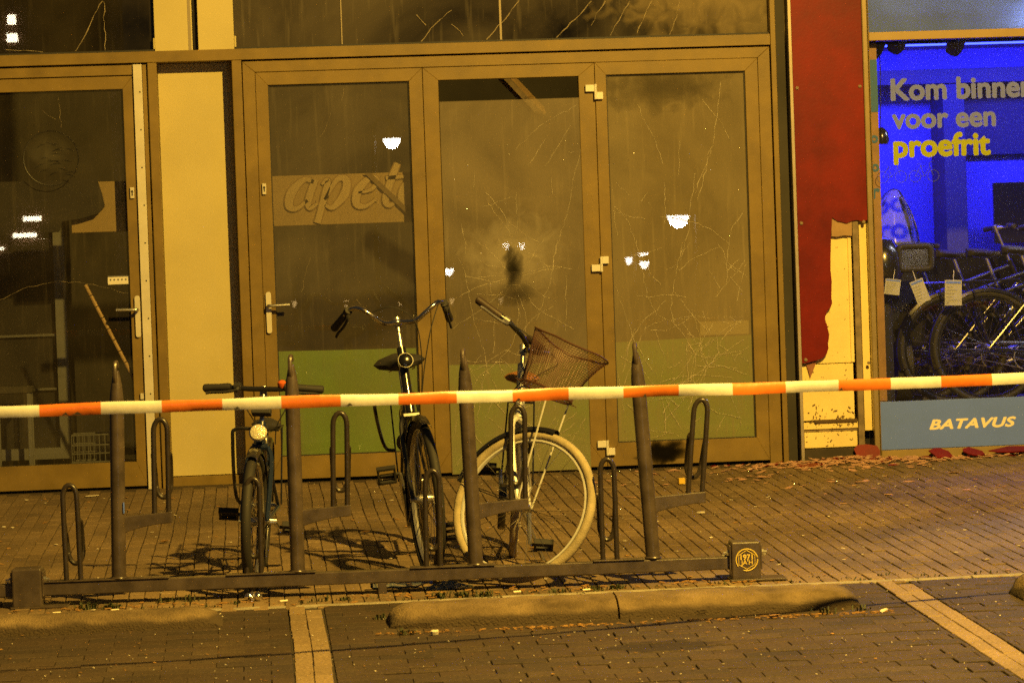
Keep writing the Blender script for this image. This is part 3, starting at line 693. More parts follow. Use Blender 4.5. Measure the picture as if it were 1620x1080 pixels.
def hinge(parent, x, z, up):
    w, h = 0.030, 0.040
    s = 1 if up else -1
    b = MB()
    b.box(x - 0.058, x - 0.006, -0.012, 0.0155, z + s * 0.002, z + s * 0.042) if s > 0 else b.box(x - 0.058, x - 0.006, -0.012, 0.0155, z - 0.042, z - 0.002)
    b.build('hinge', M['white_plastic'], parent, bevel=0.002)
    b = MB()
    za, zb = (z - 0.044, z - 0.002) if s > 0 else (z + 0.002, z + 0.044)
    b.box(x + 0.006, x + 0.044, -0.012, 0.0155, za, zb)
    b.build('hinge', M['white_plastic'], parent, bevel=0.002)
    b = MB(); b.tube([(x, -0.012, z - 0.044), (x, -0.012, z + 0.044)], 0.0085, 10); b.build('hinge_pin', M['white_plastic'], parent, True)
hinge(L2, 2.059, 2.213, True); hinge(L2, 2.060, 1.205, False); hinge(L2, 2.060, 0.128, True)
lock_plate(L1, 0.107, 1.708); keyhole(L1, 0.107, 1.708)
door_handle(L1, 0.108, 0.990, 1)

# things inside the vacant shop
sb = empty('shop_sign', (0, 0.16, 0)); tag(sb, 'cream sign board with pale italic letters behind the dusty glass', 'sign')
b = MB(); b.box(-1.02, 1.12, 0.02, 0.05, 1.492, 1.786); b.build('board', M['signboard'], sb, bevel=0.003)
def letter(strokes, x0):
    for off, mt, yy, grow in ((0, M['signedge'], 0.012, 0.006), (0, M['signletter'], 0.004, 0.0)):
        b = MB()
        for pts, rs in strokes:
            P = bez([(x0 + x + 0.28 * (z), 0, z) for x, z in pts], 6)
            n = len(P); rr = [(rs[min(int(i / max(n - 1, 1) * (len(rs) - 1)), len(rs) - 2)] * (1 - (i / max(n - 1, 1) * (len(rs) - 1)) % 1) + rs[min(int(i / max(n - 1, 1) * (len(rs) - 1)) + 1, len(rs) - 1)] * ((i / max(n - 1, 1) * (len(rs) - 1)) % 1)) + grow for i in range(n)]
            vs, fs = [], []
            for i, p in enumerate(P):
                d = (P[min(i + 1, n - 1)] - P[max(i - 1, 0)]); d = Vector((-d.z, 0, d.x)).normalized() * rr[i]
                vs += [(p.x + d.x, yy, 1.588 + p.z + d.z), (p.x - d.x, yy, 1.588 + p.z - d.z), (p.x - d.x, yy + 0.01, 1.588 + p.z - d.z), (p.x + d.x, yy + 0.01, 1.588 + p.z + d.z)]
            for i in range(n - 1):
                q = i * 4
                for k in range(4): fs.append((q + k, q + (k + 1) % 4, q + 4 + (k + 1) % 4, q + 4 + k))
            b.add(vs, fs + [(0, 1, 2, 3), tuple(len(vs) - 4 + k for k in (3, 2, 1, 0))])
        b.build('lettering', mt, sb)
oval = [(0.13, 0.155), (0.07, 0.172), (0.015, 0.10), (0.02, 0.02), (0.07, 0.004), (0.12, 0.05)]
letter([(oval, [0.012, 0.014, 0.026, 0.024, 0.012, 0.008]), ([(0.135, 0.17), (0.125, 0.05), (0.145, 0.004), (0.185, 0.03)], [0.02, 0.02, 0.014, 0.006])], 0.225)
letter([([(0.0, 0.14), (0.03, 0.165), (0.035, 0.10), (0.03, -0.085)], [0.006, 0.014, 0.02, 0.018]), ([(0.04, 0.05), (0.085, 0.165), (0.14, 0.16), (0.15, 0.08), (0.10, 0.004), (0.05, 0.02)], [0.008, 0.014, 0.022, 0.026, 0.014, 0.008])], 0.405)
letter([([(0.02, 0.085), (0.09, 0.10), (0.115, 0.15), (0.07, 0.172), (0.015, 0.10), (0.025, 0.02), (0.08, 0.004), (0.13, 0.04)], [0.006, 0.010, 0.014, 0.014, 0.026, 0.022, 0.012, 0.005])], 0.615)
letter([([(0.05, 0.25), (0.035, 0.15), (0.03, 0.04), (0.06, 0.004), (0.10, 0.03)], [0.016, 0.022, 0.02, 0.013, 0.005]), ([(0.0, 0.165), (0.05, 0.168), (0.11, 0.172)], [0.010, 0.012, 0.008])], 0.775)
letter([([(0.02, 0.085), (0.09, 0.10), (0.115, 0.15), (0.07, 0.172), (0.015, 0.10), (0.025, 0.02), (0.08, 0.004), (0.13, 0.04)], [0.006, 0.010, 0.014, 0.014, 0.026, 0.022, 0.012, 0.005])], 0.885)
# round dark awning shape before the sign, left
aw = MB(); aw.prism([(-1.6, 1.80), (-0.86, 1.80), (-0.835, 1.72), (-0.82, 1.64), (-0.86, 1.60), (-0.95, 1.575), (-1.07, 1.56), (-1.09, 1.50), (-1.6, 1.48)], 0.11, 0.15)
tag(aw.build('folded_awning', M['black']), 'dark folded awning hanging inside behind the left door glass', 'awning')
bm_ = empty('ceiling_beam'); tag(bm_, 'pale diagonal timber beam under the ceiling above the middle pane', 'beam')
b = MB(); b.tube([(1.50, 1.05, 2.52), (1.86, 1.30, 2.16)], 0.052, 4); b.build('timber', M['wood_lit'], bm_)
b = MB(); b.tube([(1.555, 0.99, 2.45), (1.90, 1.24, 2.10)], 0.02, 4); b.build('edge_strip', M['wood'], bm_)
db = MB(); db.prism([(0.695, 1.786), (0.735, 1.786), (1.045, 1.47), (1.005, 1.47)][::-1], 0.152, 0.158)  # flat darker strip standing in for a diagonal shadow across the sign
tag(db.build('shade', mat('brown_sign_shade', (0.15, 0.108, 0.05), 0.8, var=0.3)), 'dark diagonal brace strip in place of a cast shadow on the cream sign', 'shade')
po = empty('striped_pole'); tag(po, 'thin pale jointed pole leaning inside behind the left door', 'pole')
A, B_ = Vector((-0.950, 0.105, 1.19)), Vector((-0.672, 0.075, 0.60))
for k in range(9):
    b = MB(); b.tube([A.lerp(B_, k / 9 + 0.004), A.lerp(B_, (k + 1) / 9 - 0.004)], 0.011, 8); b.build('pole_segment', M['wood_lit'], po, True)
fr = empty('display_fridge', (-1.35, 1.0, 0)); tag(fr, 'grey framed glass display cabinet behind the left door', 'cabinet')
greyfr = mat('grey_cabinet_metal', (0.13, 0.135, 0.13), 0.5, var=0.2)
frame4('door_frame', -0.42, 0.235, 0.13, 1.66, -0.36, 0.165, 0.20, 1.60, 0.0, 0.05, greyfr, fr)
slab('cabinet_body', -0.42, 0.235, 0.06, 0.6, 0.02, 1.68, M['black'], fr)
for k in range(2): slab('shelf', -0.36, 0.165, 0.03, 0.055, 0.55 + 0.33 * k, 0.565 + 0.33 * k, greyfr, fr)
slab('glass_pane', -0.36, 0.165, 0.015, 0.02, 0.20, 1.60, M['glass_shop'], fr, 0)
cb = empty('wire_crate', (-0.95, 0.5, 0.02)); tag(cb, 'pale wire crate standing on the floor inside the left door', 'crate')
b = MB()
for k in range(9):
    x = -0.13 + k * 0.0325
    b.tube([(x, -0.1, 0.12), (x, -0.1, 0.28)], 0.003, 5); b.tube([(x, 0.1, 0.12), (x, 0.1, 0.28)], 0.003, 5)
for z in (0.12, 0.17, 0.22, 0.28): b.tube([(-.13, -.1, z), (.13, -.1, z), (.13, .1, z), (-.13, .1, z)], 0.0045, 5, closed=True)
b.box(-.14, .14, -.11, .11, 0.0, 0.115)
b.build('wire_grid', greyfr, cb)
ch = empty('stool', (-1.42, 0.75, 0.004)); tag(ch, 'dark stool standing in the shadow inside the left door', 'stool')
slab('seat', -0.14, 0.1, -0.1, 0.1, 0.55, 0.585, M['room'], ch)
for sx in (-0.12, 0.08):
    for sy in (-0.08, 0.08): slab('leg', sx - 0.012, sx + 0.012, sy - 0.012, sy + 0.012, 0, 0.549, greyfr, ch)

# ------------------------------------------------------------------ broken cladding column between the two shops
colm = empty('cladding_column'); tag(colm, 'column with broken red cladding that bares yellow insulation board', 'column')
slab('back_wall', 3.14, 3.688, 0.135, 0.24, -0.06, 3.69, M['black'], colm, 0)
slab('edge_trim', 3.211, 3.2305, -0.008, 0.13, -0.02, 3.69, mat('grey_trim', (0.42, 0.36, 0.26), 0.35, 0.3, var=0.2), colm, 0.002)
slab('edge_trim', 3.653, 3.686, -0.004, 0.13, -0.02, 3.69, mat('bronze_trim', (0.36, 0.28, 0.15), 0.3, 0.3, var=0.2), colm, 0.006)
redpoly = [(3.233, 3.68), (3.233, 0.578), (3.246, 0.58), (3.27, 0.583), (3.304, 0.591), (3.335, 0.598), (3.352, 0.604), (3.365, 0.611), (3.383, 0.632), (3.394, 0.662), (3.392, 0.69), (3.398, 0.72), (3.401, 0.743), (3.394, 0.775), (3.389, 0.803), (3.38, 0.825), (3.38, 0.848), (3.386, 0.868), (3.396, 0.885), (3.414, 0.903), (3.425, 0.928), (3.421, 0.955), (3.422, 0.981), (3.426, 1.06), (3.421, 1.12), (3.423, 1.189), (3.427, 1.26), (3.43, 1.322), (3.436, 1.38), (3.44, 1.433), (3.473, 1.41), (3.50, 1.404), (3.526, 1.396), (3.556, 1.408), (3.586, 1.413), (3.628, 1.402), (3.651, 1.412), (3.651, 3.68)]
b = MB(); b.prism(redpoly[::-1], 0.004, 0.012); rp = b.build('red_panel', [M['red'], M['redraw']], colm)
for pg in rp.data.polygons:
    if abs(pg.normal.y) < 0.5: pg.material_index = 1
b = MB(); b.prism([(3.437, 1.43), (3.436, 1.322), (3.47, 1.318), (3.51, 1.325), (3.558, 1.320), (3.56, 1.43)], 0.016, 0.024); b.build('panel_backing', mat('pink_backing_board', (0.42, 0.27, 0.14), 0.8, var=0.3), colm)
slab('insulation_board', 3.235, 3.553, 0.048, 0.10, 0.572, 2.3, M['pir'], colm, 0.003)
slab('insulation_lip', 3.535, 3.556, 0.038, 0.0475, 0.574, 1.335, M['pir'], colm, 0.003)
slab('insulation_board', 3.236, 3.547, 0.046, 0.10, 0.236, 0.568, M['pir'], colm, 0.003)
slab('insulation_board', 3.238, 3.575, 0.044, 0.10, 0.184, 0.226, M['pir'], colm, 0.003)
slab('insulation_board', 3.240, 3.558, 0.042, 0.10, 0.074, 0.166, M['pir'], colm, 0.003)
slab('insulation_board', 3.606, 3.651, 0.048, 0.10, 0.165, 2.3, M['pir'], colm, 0.003)
slab('batten', 3.563, 3.598, 0.020, 0.09, 0.075, 2.3, M['wood'], colm, 0.002)
slab('batten', 3.24, 3.65, 0.056, 0.095, 0.165, 0.186, M['wood'], colm, 0.002)
slab('batten', 3.30, 3.56, 0.030, 0.0455, 0.222, 0.240, mat('dark_torn_edge', (0.10, 0.065, 0.03), 0.9), colm, 0.002)
slab('base_stone', 3.233, 3.652, 0.005, 0.12, -0.05, 0.069, mat('dark_base', (0.055, 0.042, 0.026), 0.8, var=0.4, vscale=12), colm, 0.004)
for x, z in [(3.255, 1.405), (3.628, 1.40), (3.255, 0.60), (3.632, 0.568), (3.255, 2.2), (3.63, 2.2)]:
    b = MB(); b.lathe((x, -0.002, z), [(0.004, -0.004), (0.010, -0.001), (0.010, 0.006)], 10, (0, 1, 0)); b.build('screw', M['wood'], colm, True)
rnd = random.Random(21); b = MB()
for _ in range(150):
    x, z = rnd.uniform(3.25, 3.54), rnd.choice([rnd.uniform(0.07, 0.34), rnd.uniform(0.2, 0.26), rnd.uniform(0.3, 1.3)])
    s = rnd.uniform(0.002, 0.012) * (1 if z < 0.4 else 0.5)
    a = rnd.uniform(0, 3)
    b.obox((x, 0.0405 if z < 0.57 else 0.0455, z), (s * math.cos(a) * 1.5, 0, s * math.sin(a) * 1.5), (0, 0.007, 0), (-s * .4 * math.sin(a), 0, s * .4 * math.cos(a)))
tag(b.build('glue_residue', mat('brown_glue', (0.16, 0.10, 0.04), 0.8), colm), kind='stuff')
# torn pieces still hanging
b = MB(); b.prism([(3.262, 0.575), (3.33, 0.60), (3.31, 0.55), (3.285, 0.49), (3.275, 0.53)], 0.03, 0.034); b.build('torn_flap', M['redraw'], colm)

# ------------------------------------------------------------------ lit bicycle shop at the right
shop = empty('bicycle_shop_front'); tag(shop, 'bicycle shop front with a blue lit display window', 'shopfront')
slab('window_frame', 3.6885, 3.6935, 0.0, 0.12, -0.03, 3.69, M['alu'], shop, 0.002)
slab('header_bar', 3.694, 6.8, 0.0, 0.12, 2.466, 2.515, mat('ochre_bar', (0.36, 0.25, 0.10), 0.45, var=0.15), shop)
slab('header_pane', 3.694, 6.8, 0.03, 0.05, 2.516, 3.69, M['paleblue'], shop, 0)
slab('window_sill', 3.694, 6.8, 0.0, 0.12, -0.04, 0.046, mat('ochre_sill', (0.32, 0.23, 0.09), 0.5, var=0.2), shop)
slab('window_frame', 6.8, 6.9, 0.0, 0.24, -0.04, 3.69, M['alu'], shop)
wp = slab('window_pane', 3.694, 6.8, 0.050, 0.058, 0.333, 2.465, M['glass_shop'], shop, 0)
sg = slab('sign_panel', 3.694, 6.8, 0.012, 0.048, 0.048, 0.332, M['bluefoil'], shop, 0.002)
text_mesh('lettering', 'BATAVUS', M['letterwhite'], sg, 3.985, 0.0108, 0.160, width=0.525, bold=0.0040, shear=0.28, sx=1.45, spacing=1.06)
o, s_ = text_mesh('lettering', 'voor een', M['lettergrey'], wp, 3.825, 0.0485, 1.947, width=0.628, bold=0.0036)
o, s2 = text_mesh('lettering', 'Kom binnen', M['lettergrey'], wp, 3.823, 0.0485, 2.115, width=0.865, bold=0.0036)
text_mesh('lettering', 'proefrit', M['letteryellow'], wp, 3.828, 0.0485, 1.779, width=0.589, bold=0.0040)
ghost = mat('faint_blue_print', (0.09, 0.11, 0.34), 0.7)
for x in (3.815, 4.01):
    b = MB()
    for dx in (-0.055, 0.055): b.torus((x + dx, 0.0485, 1.66), 0.034, 0.0016, 24, 4)
    b.tube([(x - 0.055, 0.0485, 1.66), (x - 0.02, 0.0485, 1.72), (x + 0.035, 0.0485, 1.715), (x, 0.0485, 1.66), (x - 0.055, 0.0485, 1.66)], 0.0016, 4)
    b.tube([(x + 0.055, 0.0485, 1.66), (x + 0.03, 0.0485, 1.735), (x + 0.05, 0.0485, 1.745)], 0.0016, 4)
    b.tube([(x, 0.0485, 1.66), (x - 0.025, 0.0485, 1.735), (x - 0.04, 0.0485, 1.735)], 0.0016, 4)
    b.build('bicycle_icon', ghost, wp)
rv = slab('window_reveal', 3.6955, 3.757, 0.10, 0.135, 0.333, 2.46, mat('brown_wood_board', (0.34, 0.20, 0.10), 0.6, var=0.3, vscale=10), shop)
slab('teal_block', 3.697, 3.7565, 0.0965, 0.0995, 2.05, 2.36, M['teal'], rv, 0)
for ch_, z in (('o', 1.87), ('o', 1.70), ('r', 1.54)): text_mesh('lettering', ch_, M['teal'], rv, 3.703, 0.098, z, width=0.048, bold=0.004, depth=0.001)
# light strip added behind the frosted header to brighten it
for mname, tint, f_ in (('lettergrey', (0.9, 0.9, 1.0), 0.35), ('letteryellow', (0.75, 0.72, 0.08), 0.35)):     # thin vinyl lets some of the shop's light through
    nt = M[mname].node_tree; mxs = nt.nodes.new('ShaderNodeMixShader'); tl = nt.nodes.new('ShaderNodeBsdfTranslucent'); tl.inputs[0].default_value = (*tint, 1); mxs.inputs[0].default_value = f_
    nt.links.new(nt.nodes['Principled BSDF'].outputs[0], mxs.inputs[1]); nt.links.new(tl.outputs[0], mxs.inputs[2]); nt.links.new(mxs.outputs[0], nt.nodes['Material Output'].inputs['Surface'])
nt = M['paleblue'].node_tree; pb_ = nt.nodes['Principled BSDF']; ot = nt.nodes['Material Output']
tl = nt.nodes.new('ShaderNodeBsdfTranslucent'); tl.inputs[0].default_value = (0.45, 0.55, 0.8, 1); mxs = nt.nodes.new('ShaderNodeMixShader'); mxs.inputs[0].default_value = 0.5
nt.links.new(pb_.outputs[0], mxs.inputs[1]); nt.links.new(tl.outputs[0], mxs.inputs[2]); nt.links.new(mxs.outputs[0], ot.inputs['Surface'])
lb = empty('header_fill_light', (5.2, 0.7, 3.1)); tag(lb, 'added cold strip that lights from behind the frosted pane above the shop window', 'light')
slab('housing', -1.4, 1.4, 0.03, 0.08, -0.06, 0.06, M['black'], lb); slab('tube', -1.38, 1.38, 0.0, 0.028, -0.02, 0.02, M['shop_glow'], lb)
ld = bpy.data.lights.new('tube_light', 'AREA'); ld.shape = 'RECTANGLE'; ld.size, ld.size_y = 2.7, 0.1; ld.energy = 11; ld.color = (0.5, 0.65, 1.0)
lo = bpy.data.objects.new('tube_light', ld); COL.objects.link(lo); lo.parent = lb; lo.location = (0, -0.01, 0); lo.rotation_euler = (R(-90), 0, 0)
# shop room
b = MB(); b.box(3.2, 6.9, 0.14, 0.95, -0.06, 0.262); tag(b.build('display_floor', M['shopfloor']), kind='structure')
b = MB(); b.box(3.2, 6.9, 0.95, 4.2, -0.06, 0.25); tag(b.build('interior_floor', M['shopfloor']), kind='structure')
b = MB(); b.box(3.2, 6.9, 3.3, 3.4, 0.25, 3.7); b.box(6.8, 6.9, 0.25, 3.3, 0.25, 3.7); b.box(3.205, 3.25, 0.25, 3.3, 0.25, 3.7); tag(b.build('interior_wall', M['shopwall']), kind='structure')
b = MB(); b.box(3.25, 6.8, 0.13, 3.3, 2.62, 2.68); tag(b.build('ceiling', M['shopwall']), kind='structure')
slab('ceiling_duct', 3.26, 6.79, 2.9, 3.25, 2.36, 2.46, M['navywall'], None, 0.004); tag(bpy.data.objects['ceiling_duct'], 'dark blue duct along the back wall of the shop', 'duct')
slab('wall_board', 4.885, 6.7, 3.24, 3.295, 1.87, 2.35, M['navywall'], None, 0.004); tag(bpy.data.objects['wall_board'], 'navy wall board above the screen in the blue lit shop', 'board')
slab('pillar', 4.80, 4.95, 2.9, 3.29, 0.25, 2.355, M['navywall'], None, 0.004); tag(bpy.data.objects['pillar'], 'narrow navy pillar at the back of the blue lit shop', 'pillar')
slab('dark_filler', 3.3, 6.7, 2.1, 2.5, 0.25, 1.2, M['screenblack'], None, 0.01); tag(bpy.data.objects['dark_filler'], 'long black counter added to darken the space behind the new bicycles', 'filler')  # black block added to keep the lower back of the shop dark
tv = empty('wall_screen', (5.7, 3.0, 1.46)); tag(tv, 'black switched off screen on the back wall of the shop', 'screen')
slab('screen_panel', -0.54, 0.54, 0.0, 0.03, -0.21, 0.21, M['screenblack'], tv); slab('bracket', -0.1, 0.1, 0.031, 0.235, -0.1, 0.1, M['black'], tv)
def spot_lamp(x, y, z, label):
    t = empty('spot_lamp', (x, y, z)); tag(t, label, 'lamp', 'ceiling spots in the shop')
    b = MB(); b.tube([(0, 0, 0.0), (0, 0, -0.05)], 0.012, 8); b.build('stem', M['black'], t)
    b = MB(); b.lathe((0, 0, -0.05), [(0.03, 0.0), (0.05, -0.02), (0.055, -0.10), (0.045, -0.13)], 14, (0.5, 0.35, 0.8)); b.build('lamp_head', M['black'], t, True)
spot_lamp(4.10, 0.95, 2.62, 'black ceiling spot lamp nearest the shop window frame')
spot_lamp(3.98, 1.05, 2.60, 'second black ceiling spot lamp beside the window frame')
spot_lamp(4.55, 1.3, 2.62, 'black ceiling spot lamp above the Kom binnen lettering')
pl = empty('pendant_lamp', (3.815, 0.30, 2.62)); tag(pl, 'small black pendant hanging by the brown window board', 'lamp')
b = MB(); b.tube([(0, 0, 0), (0.004, 0, -0.3), (-0.004, 0, -0.66)], 0.003, 6); b.build('cord', M['black'], pl)
b = MB(); b.lathe((0, 0, -0.74), [(0.012, 0.085), (0.036, 0.06), (0.046, 0.01), (0.036, -0.015)], 14); b.build('lamp_shade', M['blackpaint'], pl, True)
# lights of the shop: a blue strip at the back, a cold ceiling fitting by the window
def shop_light(name, label, loc, size, energy, col, glow, aim):
    t = empty(name, loc); tag(t, label, 'light')
    b = MB(); b.box(-size[0] / 2, size[0] / 2, -size[1] / 2, size[1] / 2, -0.01, 0.04); b.build('housing', M['black'], t)
    b = MB(); b.box(-size[0] / 2 + .01, size[0] / 2 - .01, -size[1] / 2 + .01, size[1] / 2 - .01, -0.014, -0.0105); b.build('diffuser', glow, t)
    ld = bpy.data.lights.new('tube_light', 'AREA'); ld.shape = 'RECTANGLE'; ld.size, ld.size_y = size; ld.energy = energy; ld.color = col
    lo = bpy.data.objects.new('tube_light', ld); COL.objects.link(lo); lo.parent = t; lo.location = (0, 0, -0.03)
    lo.rotation_euler = aim
    return t
shop_light('blue_ceiling_light', 'long blue ceiling light at the back of the shop', (4.9, 2.3, 2.60), (2.8, 0.16), 120, (0.075, 0.065, 1.0), M['blue_glow'], (R(22), 0, 0))
shop_light('blue_ceiling_light', 'short blue ceiling light in the middle of the shop', (4.3, 1.6, 2.60), (0.9, 0.12), 14, (0.09, 0.08, 1.0), M['blue_glow'], (0, 0, 0))
shop_light('cold_ceiling_light', 'cold white ceiling light at the right end of the shop window', (5.4, 0.30, 2.60), (1.2, 0.2), 160, (0.8, 0.84, 1.0), M['shop_glow'], (R(-62), 0, R(10)))

# ------------------------------------------------------------------ bicycles
def make_bike(name, label, loc, yaw, lean, Rw, wb, steer, c, cat='bicycle', group=None):
    """x forward, y to the rider's left, origin on the ground under the front hub"""
    root = empty(name); tag(root, label, cat, group)
    root.matrix_world = Matrix.Translation(loc) @ Matrix.Rotation(yaw, 4, 'Z') @ Matrix.Rotation(lean, 4, 'X')
    ha = R(c.get('head_angle', 68)); ax = Vector((-math.cos(ha), 0, math.sin(ha)))
    fw = Vector((math.sin(ha), 0, math.cos(ha)))
    H = Vector((0, 0, Rw)); P0 = H - fw * 0.045
    ST = Matrix.Translation(P0) @ Matrix.Rotation(steer, 4, ax) @ Matrix.Translation(-P0)
    stf = lambda p: ST @ p
    tr = c.get('tyre', 0.021)
    paint, low = c['paint'], c.get('low', False)
    def wheel(h, xf, front):
        b = MB(xf); b.torus(h, Rw - 2 * tr - 0.004, 0.008, 48, 6, flat=1.5)
        w = b.build('wheel', c.get('rim', M['alloy']), root, True)
        b = MB(xf); b.torus(h, Rw - tr, tr, 56, 10); b.build('tyre', c.get('tyre_mat', M['rubber']), w, True)
        b = MB(xf); b.tube([h + Vector((0, -0.05, 0)), h + Vector((0, -0.02, 0)), h + Vector((0, 0.02, 0)), h + Vector((0, 0.05, 0))], [0.012, 0.022, 0.022, 0.012], 10)
        b.tube([h + Vector((0, -0.068, 0)), h + Vector((0, 0.068, 0))], 0.008, 8)
        b.build('hub', M['alloy'], w, True)
        b = MB(xf); n = 28
        for k in range(n):
            a = 2 * math.pi * k / n; off = 0.5 * (1 if (k // 2) % 2 else -1); sd = 0.028 if k % 2 else -0.028
            p = h + Vector((math.cos(a + off) * 0.02, sd, math.sin(a + off) * 0.02)); q = h + Vector((math.cos(a), 0, math.sin(a))) * (Rw - 2 * tr - 0.008)
            b.tube([p, q], 0.0011, 4, caps=False)
        o = b.build('spokes', c.get('spoke', M['chrome']), w); tag(o, kind='stuff')
        return w
    wheel(H, stf, True)
    RH = Vector((-wb, 0, Rw)); wheel(RH, None, False)
    # fork and head
    crown = P0 + ax * (Rw + 0.055)
    b = MB(stf)
    for s in (-1, 1):
        b.tube(bez([crown + Vector((0, s * 0.03, 0)), crown + Vector((0, s * 0.05, -0.02)) - ax * 0.03, H - fw * 0.03 + ax * 0.16 + Vector((0, s * 0.055, 0)), H + Vector((0, s * 0.055, 0))], 6), 0.0115, 8)
    b.tube([crown + Vector((0, -0.035, 0)), crown + Vector((0, 0.035, 0))], 0.016, 8)
    b.build('fork', c.get('fork', paint), root, True)
    h0, h1 = crown + ax * 0.012, crown + ax * (0.012 + c.get('headtube', 0.16))
    bb = Vector((-wb * 0.585, 0, c.get('bb', 0.285)))
    sa = R(70); sdir = Vector((-math.cos(sa), 0, math.sin(sa)))
    seat_top = bb + sdir * c.get('seattube', 0.48)
    b = MB()
    b.tube([h0, h1], 0.021, 12)
    kind = c.get('frame', 'step')
    lo_h, hi_h = h0.lerp(h1, 0.12), h0.lerp(h1, 0.8)
    b.tube(bez([lo_h, lo_h.lerp(bb, 0.5) + Vector((0, 0, -0.03 if kind == 'step' else 0)), bb], 6), 0.018, 10)
    b.tube([bb, seat_top], 0.0165, 10)
    if kind == 'step':
        m_ = bb + sdir * 0.16
        b.tube(bez([hi_h, hi_h.lerp(m_, 0.55) + Vector((0, 0, -0.06)), m_], 8), 0.016, 10)
    else:
        b.tube([hi_h, bb + sdir * (c.get('seattube', .48) - 0.06)], 0.016, 10)
    for s in (-1, 1):
        b.tube([bb + Vector((0, s * 0.03, 0)), RH + Vector((0, s * 0.062, 0))], 0.0095, 8)
        b.tube([bb + sdir * (c.get('seattube', .48) - 0.05) + Vector((0, s * 0.018, 0)), RH + Vector((0, s * 0.062, 0))], 0.008, 8)
    b.tube([bb + Vector((0, -0.036, 0)), bb + Vector((0, 0.036, 0))], 0.022, 12)
    b.build('frame', paint, root, True)
    # seat
    sh = c.get('saddle_h', 0.9)
    k = (sh - 0.05 - bb.z) / sdir.z
    sp_ = bb + sdir * k
    b = MB(); b.tube([seat_top - sdir * 0.05, sp_], 0.0125, 10); b.build('seat_post', M['alloy'], root, True)
    b = MB(); L_, W_ = c.get('saddle_len', 0.26), c.get('saddle_w', 0.2)
    n, m = 12, 10; vs, fs = [], []
    for i in range(n + 1):
        t = i / n
        x = sp_.x - L_ * 0.48 + t * L_
        half = W_ / 2 * (0.62 + 0.38 * math.sin(min(t / 0.42, 1) * math.pi / 2)) if t < 0.3 else W_ / 2 * (0.2 + 0.8 * (0.5 + 0.5 * math.cos(min((t - 0.3) / 0.45, 1) * math.pi)))
        if i in (0, n): half *= 0.55
        thick = c.get('saddle_t', 0.058) * (1 - 0.5 * t)
        top = sp_.z + 0.052 + 0.012 * math.cos(t * math.pi * 1.1)
        for j in range(m):
            a = 2 * math.pi * j / m
            zz = math.sin(a); vs.append((x, half * math.cos(a), top - thick / 2 + thick / 2 * (zz if zz > 0 else zz * 1.1)))
    for i in range(n):
        for j in range(m): fs.append((i * m + j, i * m + (j + 1) % m, (i + 1) * m + (j + 1) % m, (i + 1) * m + j))
    fs += [tuple(range(m - 1, -1, -1)), tuple(n * m + j for j in range(m))]
    b.add(vs, fs); sd_ = b.build('saddle', c.get('saddle', M['rubber']), root, True)
    b = MB()
    for s in (-1, 1):
        b.tube([sp_ + Vector((0.09, s * 0.012, 0.02)), sp_ + Vector((0, s * 0.02, 0.002)), sp_ + Vector((-0.1, s * 0.04, 0.012))], 0.0038, 6)
        if W_ > 0.17:
            b.tube([(sp_.x - 0.08 + 0.016 * math.cos(q * 0.9), s * 0.055 + 0.016 * math.sin(q * 0.9), sp_.z - 0.02 + 0.0035 * q / 1.2) for q in range(22)], 0.0028, 5)
    b.build('saddle_springs', M['chrome'], sd_, True)
    # crank, pedals, chain
    ca = c.get('crank', 0.6); cr_ = c.get('cranklen', 0.165)
    b = MB()
    pp = []
    for s, a in ((-1, ca), (1, ca + math.pi)):
        e = bb + Vector((math.cos(a) * cr_, s * 0.075, math.sin(a) * cr_)); pp.append((s, e))
        b.tube([bb + Vector((0, s * 0.036, 0)), bb + Vector((0, s * 0.062, 0)), e], [0.013, 0.012, 0.009], 8)
    b.torus(bb + Vector((0, -0.045, 0)), 0.08, 0.005, 30, 6)
    cn = b.build('crank', M['alloy'], root, True)
    for s, e in pp:
        b = MB(); q = e + Vector((0, s * 0.062, 0))
        pt = c.get('pedal_tilt', R(28)); u = Vector((math.cos(pt), 0, math.sin(pt))); w_ = Vector((-u.z, 0, u.x))
        for dx in (-0.036, 0.036): b.obox(q + u * dx, u * 0.014, (0, 0.088, 0), w_ * 0.026)
        for dy in (-0.038, 0.038): b.obox(q + Vector((0, dy, 0)), u * 0.072, (0, 0.010, 0), w_ * 0.022)
        b.tube([e, q + Vector((0, s * 0.03, 0))], 0.008, 8)
        pd = b.build('pedal', M['rubber'], cn, bevel=0.002)
        pd.data.materials.append(M['orange_plastic']); 
    if c.get('chaincase'):
        b = MB(); pr = []
        r1, r2 = 0.105, 0.05
        for k in range(13):
            a = -math.pi / 2 + math.pi * k / 12; pr.append((bb.x + r1 * math.cos(a), bb.z + r1 * math.sin(a)))
        for k in range(9):
            a = math.pi / 2 + math.pi * k / 8; pr.append((RH.x + r2 * math.cos(a), RH.z + r2 * math.sin(a)))
        b.prism(pr, -0.075, -0.04); b.build('chain_case', c.get('case_mat', M['blackpaint']), root, bevel=0.008)
    else:
        b = MB()
        for sgn in (1, -1): b.tube([(bb.x, -0.045, bb.z + sgn * 0.08), (RH.x, -0.045, RH.z + sgn * 0.035)], 0.004, 4)
        b.build('chain', M['steel'], root)
